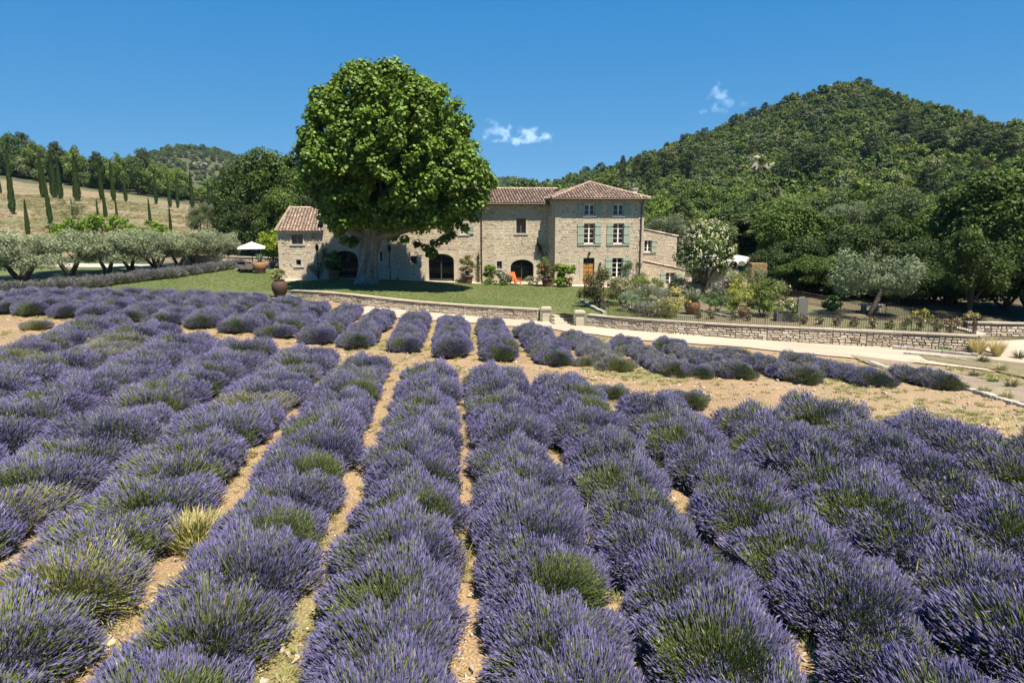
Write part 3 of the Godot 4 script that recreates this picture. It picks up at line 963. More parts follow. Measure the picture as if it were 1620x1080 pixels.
	var top := hp(ap.x, ap.y, -2.2); var top2 := hp(ap.x, ap.y, -3.4)
	tiles(tb, deck, q0, q1, [q0, q1, top])
	tiles(tb, deck, q3, q0, [q3, q0, top, top2])
	tiles(tb, deck, q1, q2, [q1, q2, top2, top])
	deck.face(q2, q3, top2, top2, Vector3.UP, Color(0.3, 0.18, 0.12))
	for s in [q0, q1]: ridge_tiles(tb, s + Vector3.UP * 0.04, top + Vector3.UP * 0.04)
	ridge_tiles(tb, top + Vector3.UP * 0.04, top2 + Vector3.UP * 0.04)
	for s in [[n0, n1, A, 6.0], [m0, m1, L, 0.5]]:
		var u0 := hp(tr + 0.02, s[0].y, s[2] + 0.06); var u1 := hp(s[1].x + 0.12, s[1].y - 0.03, s[2] + 0.06)
		var b0 := hp(s[1].x + 0.12, s[1].y - 0.03, s[2] - s[3]); var b1 := hp(tr + 0.02, s[0].y, s[2] - s[3])
		tiles(tb, deck, b0, u1, [u1, b0, b1, u0])
	var roof := build(deck, "roof", M["tile"], house, org)
	build(tb, "roof_tiles", M["tile"], roof, org).set_meta("kind", "stuff")
	var ev := mb()      # boarded eaves and gutters
	var brown := Color(0.16, 0.09, 0.06)
	ev.box2(Vector3.ZERO, Vector3.ZERO, brown)
	hbox(ev, left - 0.1, split, ye - 0.13, ye - 0.04, 0.0, 0.24, DRESSED)
	hbox(ev, split, 0.0, ym - 0.12, ym - 0.05, 0.0, 0.42, brown)
	var s0 := (q0 - HO).dot(hr); var s1 := (q1 - HO).dot(hr)
	hbox(ev, s0 + 0.05, s1 - 0.05, yt - 0.12, yt - 0.05, P, P + 0.53, brown)
	hbox(ev, tr, s1 - 0.05, yt - 0.121, yt - 0.051, back, P, brown)
	hbox(ev, s0 + 0.05, tl + 0.1, yt - 0.122, yt - 0.052, back, P, brown)
	build(ev, "eaves", M["plain"], house, org).set_meta("kind", "stuff")
	ev = mb()
	ev.tube([hp(s0, yt - 0.03, P + 0.63), hp(s1, yt - 0.03, P + 0.63)], [0.065, 0.065], 8, Color(0.09, 0.055, 0.04))
	ev.tube([hp(split, ym - 0.03, 0.55), hp(-0.1, ym - 0.03, 0.55)], [0.06, 0.06], 8, Color(0.09, 0.055, 0.04))
	ev.tube([hp(s0, yt - 0.03, P + 0.63), hp(s0, yt - 0.05, 0.6), hp(-0.1, ym - 0.03, 0.55)], [0.06, 0.06, 0.06], 8, Color(0.09, 0.055, 0.04))
	build(ev, "gutter", M["iron"], house, org)
	for k in [[1002, 297.5, 1008.5, 309, -3.5], [502.5, 307, 510.5, 332, -4.7]]:
		var q := opening(k[0], k[1], k[2], k[3], k[4])
		var cb := mb()
		hbox(cb, q[0], q[1], q[2] - 0.8, q[3] - 0.12, k[4] - 0.6, k[4], Color(0.72, 0.7, 0.66))
		hbox(cb, q[0] - 0.06, q[1] + 0.06, q[3] - 0.12, q[3], k[4] - 0.66, k[4] + 0.06, Color(0.66, 0.62, 0.56))
		build(cb, "chimney", M["dressed_stone"], house, org)
	var q := opening(502, 344, 520, 362, -1.8)
	var cb := mb()
	hbox(cb, q[0], q[1], q[2] - 0.6, q[3], -2.7, -1.8, Color(0.42, 0.32, 0.2))
	build(cb, "chimney", M["stone"], house, org)
	# pipes, lamps, vent
	pipe(house, org, [hp(0.04, ym - 0.15, 0.4), hp(0.06, ym - 0.5, 0.12), hp(0.06, -0.2, 0.12)])
	var p1 := onf(761.5, 345, 0.1).x
	pipe(house, org, [hp(p1, ym - 0.1, 0.5), hp(p1, ym - 0.5, 0.1), hp(p1, -0.1, 0.1)])
	var p2 := onf(1015.5, 330, P + 0.1).x
	pipe(house, org, [hp(p2 + 0.1, yt - 0.1, P + 0.53), hp(p2, yt - 0.5, P + 0.12), hp(p2, -0.3, P + 0.12)])
	for k in [[932, 401, 2.0, P], [949, 418, 3.5, P]]:
		var c := onf(k[0], k[1], k[3])
		var lb := mb()
		lb.lathe(hp(c.x, c.y - 0.16, k[3] + 0.16), [Vector2(0.02, 0), Vector2(0.08, 0.05), Vector2(0.1, 0.26), Vector2(0.12, 0.28), Vector2(0.02, 0.38)], 6, Color(0.03, 0.03, 0.03))
		hbox(lb, c.x - 0.02, c.x + 0.02, c.y + 0.1, c.y + 0.14, k[3], k[3] + 0.18, Color(0.03, 0.03, 0.03))
		build(lb, "wall_lantern", M["iron"], house, org)

# ---------------------------------------------------------------- ground
func sheet(called: String, xs: Array, ds: Callable, m: Material, paint: Callable, height: Callable) -> MeshInstance3D:
	var b := mb()
	var rows := 0
	for x in xs:
		var col: Array = ds.call(x)
		rows = col.size()
		for d in col:
			var y: float = height.call(x, d)
			b.v.append(Vector3(x, y, -d)); b.n.append(Vector3.UP); b.c.append(paint.call(x, d))
	for i in xs.size():
		for j in rows:
			var k := i * rows + j
			var a := b.v[mini(i + 1, xs.size() - 1) * rows + j] - b.v[maxi(i - 1, 0) * rows + j]
			var e := b.v[i * rows + mini(j + 1, rows - 1)] - b.v[i * rows + maxi(j - 1, 0)]
			var m2 := a.cross(e)
			b.n[k] = (m2 if m2.y > 0.0 else -m2).normalized()
	for i in xs.size() - 1:
		for j in rows - 1:
			var k := i * rows + j
			b.smooth(k, k + 1, k + rows); b.smooth(k + 1, k + rows + 1, k + rows)
	var o := build(b, called, m)
	o.set_meta("kind", "structure")
	return o
func steps(parts: Array) -> Array:      # [[from, to, step], ...]
	var a := []
	for p in parts:
		var x: float = p[0]
		while x < p[1] - 0.001:
			a.append(x)
			x += p[2]
	a.append(parts[-1][1])
	return a
# a strip of ground between two lines of points (x, d)
func strip(called: String, near: Array, far: Array, m: Material, c: Color, lift: float, across := 8) -> void:
	var b := mb()
	var n := near.size()
	for i in n:
		for j in across + 1:
			var t := float(j) / across
			var p: Vector2 = near[i].lerp(far[i], t)
			var e := noise.get_noise_2d(p.x * 9.0, p.y * 9.0)
			if j == 0: p += (near[i] - far[i]).normalized() * e * 0.35
			b.v.append(gp(p.x, p.y) + Vector3.UP * lift); b.n.append(Vector3.UP); b.c.append(shade(c, (1.0 + 0.2 * noise.get_noise_2d(p.x * 3.0, p.y * 3.0)) * (1.06 if j == 3 or j == 6 else 0.95)))
	for i in n - 1:
		for j in across:
			var k := i * (across + 1) + j
			b.smooth(k, k + 1, k + across + 1); b.smooth(k + 1, k + across + 2, k + across + 1)
	build(b, called, m).set_meta("kind", "structure")
func resample(a: Array, step: float) -> Array:
	var out_ := []
	for i in a.size() - 1:
		var n := maxi(1, int(a[i].distance_to(a[i + 1]) / step))
		for k in n: out_.append(a[i].lerp(a[i + 1], float(k) / n))
	out_.append(a[-1])
	return out_
func along(a: Array, n: int) -> Array:       # n + 1 points evenly spread over a line of points
	var total := 0.0
	for i in a.size() - 1: total += a[i].distance_to(a[i + 1])
	var out_ := []
	for k in n + 1:
		var want := total * k / n
		for i in a.size() - 1:
			var l: float = a[i].distance_to(a[i + 1])
			if want <= l + 0.0001 or i == a.size() - 2:
				out_.append(a[i].lerp(a[i + 1], clampf(want / l, 0.0, 1.0)))
				break
			want -= l
	return out_
func g2(u: float, v: float) -> Vector2:
	var p := ong(u, v)
	return Vector2(p.x, -p.z)

# ---------------------------------------------------------------- garden walls and fences
func garden_wall(called: String, label: String, pts: Array, bottom: Callable, top: Callable, singles: int, ch: Vector2, cl: Vector2) -> void:
	var o := thing(called, Vector3(pts[0].x, bottom.call(pts[0].x, pts[0].y), -pts[0].y), label, "wall")
	var core := mb()
	var st := mb()
	st.singles = []
	st.most = singles
	var cap := []
	for i in pts.size() - 1:
		var a: Vector2 = pts[i]
		var z: Vector2 = pts[i + 1]
		var l := a.distance_to(z)
		var r := Vector3(z.x - a.x, 0, -(z.y - a.y)).normalized()
		var n := Vector3(-r.z, 0, r.x)
		if n.z < 0.0 and absf(r.x) > 0.4: n = -n
		if absf(r.x) <= 0.4 and n.x < 0.0: n = -n
		var y0: float = minf(bottom.call(a.x, a.y), bottom.call(z.x, z.y)) - 0.12
		var ya: float = top.call(a.x, a.y)
		var yz: float = top.call(z.x, z.y)
		var p := Vector3(a.x, 0, -a.y)
		var q := Vector3(z.x, 0, -z.y)
		var u := Vector3.UP
		core.face(p + u * y0, q + u * y0, q + u * yz, p + u * ya, n, Color(0.3, 0.25, 0.18))
		core.face(p + u * y0 - n * 0.4, q + u * y0 - n * 0.4, q + u * yz - n * 0.4, p + u * ya - n * 0.4, -n, Color(0.3, 0.25, 0.18))
		courses(st, p, r, n, 0, l, y0, func(s): return lerpf(ya, yz, clampf(s / l, 0, 1)), [], ch, cl, 0.06)
		var s := 0.0
		while s < l - 0.02:
			var e := minf(s + rnd(0.5, 0.9), l)
			if l - e < 0.25: e = l
			var cb := mb()
			var y := lerpf(ya, yz, (s + e) * 0.5 / l)
			var b0 := p + r * (s + e) * 0.5 - n * 0.15 + u * (y + 0.035)
			var bs := Basis(r, Vector3.UP, n).rotated(n, atan2(yz - ya, l))
			cb.box(b0, Vector3(e - s - 0.012, 0.075 + rnd(-0.01, 0.01), 0.5 + rnd(-0.03, 0.03)), shade(Color(0.6, 0.52, 0.4), rnd(0.85, 1.12)), bs)
			cap.append(cb)
			s = e
	build(core, "core", M["mortar"], o, o.position)
	for b in st.singles: build(b, "stone", M["stone"], o, o.position)
	if st.v.size(): build(st, "stones", M["stone"], o, o.position).set_meta("kind", "stuff")
	for b in cap: build(b, "coping_stone", M["stone"], o, o.position)

func rail_fence(called: String, label: String, pts: Array, h: float, gap: float, lift := 0.0) -> void:
	var o := thing(called, gp(pts[0].x, pts[0].y), label, "fence")
	var bar := mb()
	bar.box(Vector3(0, h * 0.5, 0), Vector3(0.017, h, 0.017), Color(0.1, 0.06, 0.045))
	var bm := bar.mesh()
	var rails := mb()
	var total := 0.0
	for i in pts.size() - 1: total += pts[i].distance_to(pts[i + 1])
	var line := along(pts, int(total / gap))
	var base := []
	for p in line: base.append(gp(p.x, p.y) + Vector3.UP * lift)
	for i in line.size():
		if i % 16 == 0:
			var pm := mb()
			pm.box(base[i] + Vector3.UP * (h + 0.04) * 0.5, Vector3(0.04, h + 0.1, 0.04), Color(0.12, 0.07, 0.05))
			build(pm, "post", M["rust"], o, o.position)
		elif i < 299:
			var b := put(bm, "bar", M["rust"], o)
			b.position = base[i] - o.position
	for y in [0.1, h]:
		var tp := []
		var tr := []
		for i in range(0, line.size(), 3):
			tp.append(base[i] + Vector3.UP * y); tr.append(0.016)
		tp.append(base[-1] + Vector3.UP * y); tr.append(0.016)
		rails = mb()
		rails.tube(tp, tr, 5, Color(0.13, 0.08, 0.055))
		build(rails, "rail", M["rust"], o, o.position)

func pot(called: String, p: Vector3, prof: Array, s: float, c: Color, label: String, cat := "plant pot", group := "") -> Node3D:
	var o := thing(called, p, label, cat, group)
	var b := mb()
	var q := []
	for k in prof: q.append(Vector2(k[0], k[1]) * s)
	b.lathe(Vector3.ZERO, q, 24, c)
	build(b, "body", M["terracotta"], o)
	var e := mb()
	e.lathe(Vector3.ZERO, [Vector2(q[-1].x, q[-1].y - 0.05 * s), Vector2(0.001, q[-1].y - 0.045 * s)], 16, Color(0.06, 0.045, 0.03))
	build(e, "soil", M["plain"], o)
	return o

# ---------------------------------------------------------------- the scene
func _ready() -> void:
	rng.seed = 7
	noise.seed = 3
	noise.frequency = 0.05
	noise.fractal_octaves = 4
	var cam := Camera3D.new()
	cam.name = "camera"
	cam.fov = 53.13
	cam.near = 0.1
	cam.far = 6000
	cam.position = Vector3(0, EYE, 0)
	cam.rotation.x = -PITCH
	add_child(cam)
	cam.current = true
	var env := Environment.new()
	env.background_mode = Environment.BG_SKY
	var sm := ProceduralSkyMaterial.new()
	sm.sky_top_color = Color(0.001, 0.096, 0.278).linear_to_srgb()
	sm.sky_horizon_color = Color(0.083, 0.225, 0.372).linear_to_srgb()
	sm.sky_curve = 0.12
	sm.sky_energy_multiplier = 1.0
	sm.ground_bottom_color = Color(0.16, 0.15, 0.10).linear_to_srgb()
	sm.ground_horizon_color = Color(0.25, 0.3, 0.3).linear_to_srgb()
	sm.ground_energy_multiplier = 1.0
	sm.sky_cover = clouds()
	sm.sky_cover_modulate = Color(1, 1, 1)
	var sky := Sky.new()
	sky.sky_material = sm
	env.sky = sky
	env.tonemap_mode = Environment.TONE_MAPPER_LINEAR
	env.tonemap_exposure = 2.15
	env.fog_enabled = true
	env.fog_density = 0.00006
	env.fog_light_color = Color(0.6, 0.76, 0.92)
	env.sdfgi_enabled = true
	env.ssao_enabled = true
	env.ssil_enabled = true
	var we := WorldEnvironment.new()
	we.name = "world"
	we.environment = env
	add_child(we)
	var sun := DirectionalLight3D.new()
	sun.name = "sun"
	sun.light_energy = 1.6
	sun.light_color = Color(1.0, 0.955, 0.88)
	sun.light_angular_distance = 0.5
	sun.shadow_enabled = true
	add_child(sun)
	sun.look_at_from_position(Vector3(24, 91.0, 33.8), Vector3.ZERO)
	materials()
	grounds()
	farmhouse()
	walls()
	yard()
	trees()
	garden()
	hills()
	lavender_field()

func clouds() -> ImageTexture:
	var im := Image.create(4096, 2048, false, Image.FORMAT_RGBA8)
	im.fill(Color(0, 0, 0, 0))
	var f := FastNoiseLite.new()
	f.frequency = 0.055
	f.fractal_octaves = 5
	f.seed = 11
	for c in [[822, 216, 46, 15, 0.75], [786, 207, 22, 17, 0.38], [1139, 151, 17, 15, 0.42], [1127, 174, 16, 9, 0.4], [326, 246, 16, 9, 0.18], [845, 222, 30, 8, 0.4], [800, 222, 34, 6, 0.3], [1150, 160, 22, 10, 0.2]]:
		var d := at(c[0], c[1], 100.0) - Vector3(0, EYE, 0)
		d = d.normalized()
		var px := atan2(d.x, -d.z) / TAU * 4096.0
		var py := acos(d.y) / PI * 2048.0
		var rx: float = c[2] / F * 652.0
		var ry: float = c[3] / F * 652.0
		for y in range(int(py - ry * 1.6), int(py + ry * 1.6) + 1):
			for x in range(int(px - rx * 1.6), int(px + rx * 1.6) + 1):
				var q := Vector2((x - px) / rx, (y - py) / ry)
				if q.y > 0.0: q.y *= 1.35
				var a: float = clampf(1.15 - q.length() + f.get_noise_2d(x * 1.6, y * 2.0) * 1.5 - 0.25, 0.0, 1.0)
				a = a * a * (3.0 - 2.0 * a) * float(c[4])
				var old := im.get_pixel(posmod(x, 4096), y)
				if a > old.a: im.set_pixel(posmod(x, 4096), y, Color(0.6, 0.62, 0.65, a))
	return ImageTexture.create_from_image(im)

func grounds() -> void:
	var soil := Color(0.50, 0.345, 0.19)
	var paint := func(x: float, d: float) -> Color:
		var e := noise.get_noise_2d(x * 6.0, d * 6.0)
		var e2 := noise.get_noise_2d(x * 1.3 + 50.0, d * 1.3)
		var c := shade(soil, 0.92 + 0.22 * e)
		var green := clampf((noise.get_noise_2d(x * 3.0 - 90.0, d * 3.0) + 0.3 * e2 - 0.12) * 4.0, 0.0, 1.0)
		if d > 22.0: green *= 1.1
		c = c.lerp(Color(0.30, 0.28, 0.11), green * 0.75)
		if x < -14.0: c = c.lerp(Color(0.13, 0.175, 0.042), smoothstep(48.6, 49.6, d + 2.0 * e) * smoothstep(-14.0, -16.0, x))
		if x > 9.0 and d > 18.0: c = c.lerp(Color(0.50, 0.36, 0.22), 0.5)
		return c
	var rough := func(x: float, d: float) -> float:
		var k := 1.0 - smoothstep(wall_d(x) - 7.0, wall_d(x) - 4.0, d)
		return fsoil(x, d) + k * (0.08 * noise.get_noise_2d(x * 18.0, d * 18.0) + 0.07 * noise.get_noise_2d(x * 70.0, d * 70.0))
	var fr := []
	for k in 170: fr.append(4.0 + 0.22 * k)
	var rows := func(x: float) -> Array:
		var a := [-400.0, -100.0, -30.0, -8.0, 0.0]
		var w := wall_d(x)
		for k in 200: a.append(lerpf(4.0, w, k / 199.0))
		return a
	sheet("field_soil", steps([[-600, -60, 60], [-60, -30, 1.0], [-30, 26, 0.22], [26, 60, 1.0], [60, 600, 60]]), rows, M["soil"], paint, rough)
	var green := func(x: float, d: float) -> Color:
		var e := noise.get_noise_2d(x * 2.2, d * 2.2)
		var e2 := noise.get_noise_2d(x * 9.0, d * 14.0)
		var c := Color(0.115, 0.165, 0.036).lerp(Color(0.18, 0.2, 0.058), clampf(0.45 + e * 0.9 + e2 * 0.35, 0, 1))
		if x > 9.5: c = c.lerp(Color(0.24, 0.19, 0.1).lerp(Color(0.17, 0.18, 0.07), clampf(0.5 + e * 1.5, 0, 1)), smoothstep(9.5, 12.0, x))
		if d > 60.0 and x > 5.0: c = c.lerp(Color(0.5, 0.43, 0.33), 0.8)
		return c
	var lrows := func(x: float) -> Array:
		var a := []
		for k in 60: a.append(lerpf(wall_d(x), 70.5, k / 59.0))
		return a
	sheet("lawn", steps([[-300, -60, 30], [-60, 24.6, 0.6]]), lrows, M["lawn"], green, func(x, d): return flawn(x, d))
	var floor_ := func(x: float, d: float) -> Color:
		return Color(0.16, 0.12, 0.07).lerp(Color(0.1, 0.11, 0.045), clampf(0.5 + noise.get_noise_2d(x * 3.0, d * 3.0) * 1.5, 0, 1))
	sheet("woodland_floor", steps([[24.62, 60, 1.2], [60, 300, 30]]), lrows, M["terrain"], floor_, func(x, d): return flawn(x, d))
	var e0 := g2(0, 283)
	var e1 := g2(300, 325)
	var tp := func(x: float, d: float) -> Color:
		var k := clampf(0.5 + noise.get_noise_2d(x * 0.9, d * 0.9) * 1.6, 0, 1)
		var wood := Color(0.085, 0.1, 0.035).lerp(Color(0.14, 0.13, 0.06), k)
		var side := (e1 - e0).cross(Vector2(x, d) - e0)
		if x + 0.36 * d < 4.0 and (side < 0.0) and d < 240.0 and d > 76.0:
			var straw := Color(0.36, 0.27, 0.165).lerp(Color(0.215, 0.215, 0.09), clampf(0.52 + noise.get_noise_2d(x * 0.8, d * 1.1) * 2.0, 0, 1))
			return straw
		return wood
	var trows := steps([[70.4, 260, 3.0], [260, 480, 6.0], [480, 2200, 40.0], [2200, 5200, 500]])
	sheet("hills", steps([[-4500, -700, 400], [-700, -200, 25], [-200, 430, 4], [430, 900, 25], [900, 4500, 400]]), func(_x): return trows, M["terrain"], tp, func(x, d): return gy(x, d))
	# the gravel road below the wall, the dusty path on the right and the drive behind the olives
	var cream := Color(0.48, 0.40, 0.305)
	var near := along([g2(560, 498), g2(660, 506), g2(760, 513), g2(860, 520), g2(1000, 538), g2(1160, 549), g2(1290, 562), g2(1380, 571), g2(1440, 574), g2(1540, 584), g2(1640, 598)], 60)
	var far := []
	for p in along([Vector2(-10.5, 0), Vector2(1.8, 0), Vector2(25, 0), Vector2(33, 0)], 60):
		far.append(Vector2(p.x, wall_d(p.x) - 0.02))
	strip("gravel_road", near, far, M["gravel"], cream, 0.055)
	strip("gravel_drive", along([Vector2(25.1, 34.4), Vector2(33, 34.2)], 20), along([Vector2(25.1, 37.5), Vector2(34, 39)], 20), M["gravel"], cream, 0.06)
	strip("dusty_path", along([g2(1372, 576), g2(1440, 597), g2(1545, 622), g2(1680, 655)], 40), along([g2(1345, 563), g2(1440, 575), g2(1545, 596), g2(1680, 625)], 40), M["soil"], Color(0.40, 0.32, 0.225), 0.07)
	strip("grass_verge", along([g2(1470, 572), g2(1560, 584), g2(1700, 615)], 30), along([g2(1450, 561), g2(1560, 570), g2(1700, 585)], 30), M["soil"], Color(0.3, 0.25, 0.14), 0.085)
	strip("left_drive", along([Vector2(-60, 66.2), Vector2(-24, 66.8)], 40), along([Vector2(-60, 69.5), Vector2(-24, 69.8)], 40), M["gravel"], Color(0.5, 0.45, 0.38), 0.03)
	var pn := []
	var pf := []
	for k in 41:
		var s := lerpf(onf(442, 430, 0).x - 1.0, 0.2, k / 40.0)
		var a := hp_early(s, 1.0); var z := hp_early(s, -0.1)
		pn.append(a); pf.append(z)
	strip("house_terrace", pn, pf, M["gravel"], Color(0.56, 0.5, 0.4), 0.03, 4)
	var tn := []
	var tf := []
	for k in 21:
		var s := lerpf(0.2, 9.5, k / 20.0)
		tn.append(hp_early(s, 2.9)); tf.append(hp_early(s, 1.4))
	strip("door_terrace", tn, tf, M["gravel"], Color(0.6, 0.53, 0.42), 0.032, 4)
	# stones and small weeds of the field
	var variants := []
	for k in 4:
		var b := mb()
		var p := []
		for i in 6: p.append((([Vector3.RIGHT, Vector3.LEFT, Vector3.UP, Vector3.DOWN, Vector3.BACK, Vector3.FORWARD][i]) as Vector3) * Vector3(rnd(0.7, 1.2), rnd(0.4, 0.7), rnd(0.6, 1.0)) + ball() * 0.2)
		for q in [[0, 2, 4], [2, 1, 4], [1, 3, 4], [3, 0, 4], [2, 0, 5], [1, 2, 5], [3, 1, 5], [0, 3, 5]]:
			var mid: Vector3 = (p[q[0]] + p[q[1]] + p[q[2]]) / 3.0
			b.face(p[q[0]], p[q[1]], p[q[2]], p[q[2]], mid, Color.WHITE)
		variants.append(b.mesh())
	for k in 4:
		var where := []
		var tints := []
		while where.size() < 6500:
			var d := 6.0 + 38.0 * pow(rng.randf(), 1.3)
			var x := rnd(-0.95, 0.85) * (d + 3.0) * 0.95
			if x > 22.0 or d > wall_d(x) - 3.5: continue
			var s := 0.014 + 0.075 * pow(rng.randf(), 3.5)
			where.append(Transform3D(Basis(ball(), rnd(0, TAU)).scaled(Vector3.ONE * s), Vector3(x, rough.call(x, d) + s * 0.25, -d)))
			tints.append(shade(Color(0.62, 0.47, 0.3).lerp(Color(0.62, 0.57, 0.48), rng.randf()), rnd(0.75, 1.15)))
		tag(copies("field_stones", variants[k], M["stone"], where, tints), "small pale stones scattered over the ochre soil between the lavender rows", "stones")
	var tuft := mb(true)
	blades(tuft, Vector3.ZERO, 40, 0.22, 0.9, 0.007, Color.WHITE, Color(0.8, 0.8, 0.8), 0.12)
	var tm := tuft.mesh()
	var where := []
	var tints := []
	while where.size() < 8000:
		var d := 6.0 + 34.0 * rng.randf()
		var x := rnd(-0.95, 0.85) * (d + 3.0) * 0.95
		if d > wall_d(x) - 3.5: continue
		var g := noise.get_noise_2d(x * 3.0 - 90.0, d * 3.0) + 0.3 * noise.get_noise_2d(x * 1.3 + 50.0, d * 1.3)
		if g < 0.02 and rng.randf() > 0.15: continue
		var s := rnd(0.35, 1.0)
		where.append(Transform3D(Basis(Vector3.UP, rnd(0, TAU)).scaled(Vector3(s, s * rnd(0.5, 1.0), s)), Vector3(x, rough.call(x, d) - 0.01, -d)))
		tints.append(Color(0.19, 0.22, 0.07).lerp(Color(0.5, 0.42, 0.2), pow(rng.randf(), 1.5)))
	for q in [[1470, 570, 90], [1540, 580, 160], [1600, 590, 160], [1390, 585, 30], [1560, 610, 40], [1500, 600, 30]]:
		for k in q[2]:
			var p := ong(q[0] + rnd(-45, 45), q[1] + rnd(-7, 9))
			var s := rnd(0.3, 0.75)
			where.append(Transform3D(Basis(Vector3.UP, rnd(0, TAU)).scaled(Vector3(s, s * rnd(0.5, 1.0), s)), p))
			tints.append(Color(0.12, 0.17, 0.05).lerp(Color(0.36, 0.33, 0.15), pow(rng.randf(), 1.6)))
	for q in [[1270, 780, 40], [1340, 870, 35], [1180, 690, 30], [1500, 735, 40], [1430, 790, 30], [230, 690, 25], [300, 860, 45], [180, 820, 35], [700, 905, 12], [945, 860, 45], [1430, 960, 30], [1230, 905, 25]]:
		for k in q[2]:
			var p := ong(q[0] + rnd(-28, 28), q[1] + rnd(-16, 16))
			var s := rnd(1.2, 2.6)
			where.append(Transform3D(Basis(Vector3.UP, rnd(0, TAU)).scaled(Vector3(s, s * rnd(0.8, 1.3), s)), p))
			tints.append(Color(0.22, 0.24, 0.07).lerp(Color(0.5, 0.42, 0.2), rng.randf()))
	tag(copies("weeds", tm, M["leaf_soft"], where, tints), "low dry grass and green weeds growing between the lavender bushes", "weeds")
	where = []; tints = []
	while where.size() < 20000:
		var x := rnd(-34, 10)
		var d := rnd(wall_d(x) - (3.0 if x < -17.0 else -0.3), 66.0 if x < -21.0 else 60.0)
		var s := rnd(0.16, 0.3)
		where.append(Transform3D(Basis(Vector3.UP, rnd(0, TAU)).scaled(Vector3(s * 1.4, s, s * 1.4)), gp(x, d) - Vector3(0, 0.005, 0)))
		tints.append(shade(Color(0.115, 0.165, 0.036).lerp(Color(0.19, 0.21, 0.06), rng.randf()), rnd(0.85, 1.1)))
	tag(copies("lawn_grass", tm, M["leaf_soft"], where, tints), "short mown grass of the lawn in front of the house", "grass")

func hp_early(s: float, off: float) -> Vector2:
	var e := at(866, 450, 62.5)
	HO = Vector3(e.x, 0, e.z)
	var p := hp(s, 0, off)
	return Vector2(p.x, -p.z)

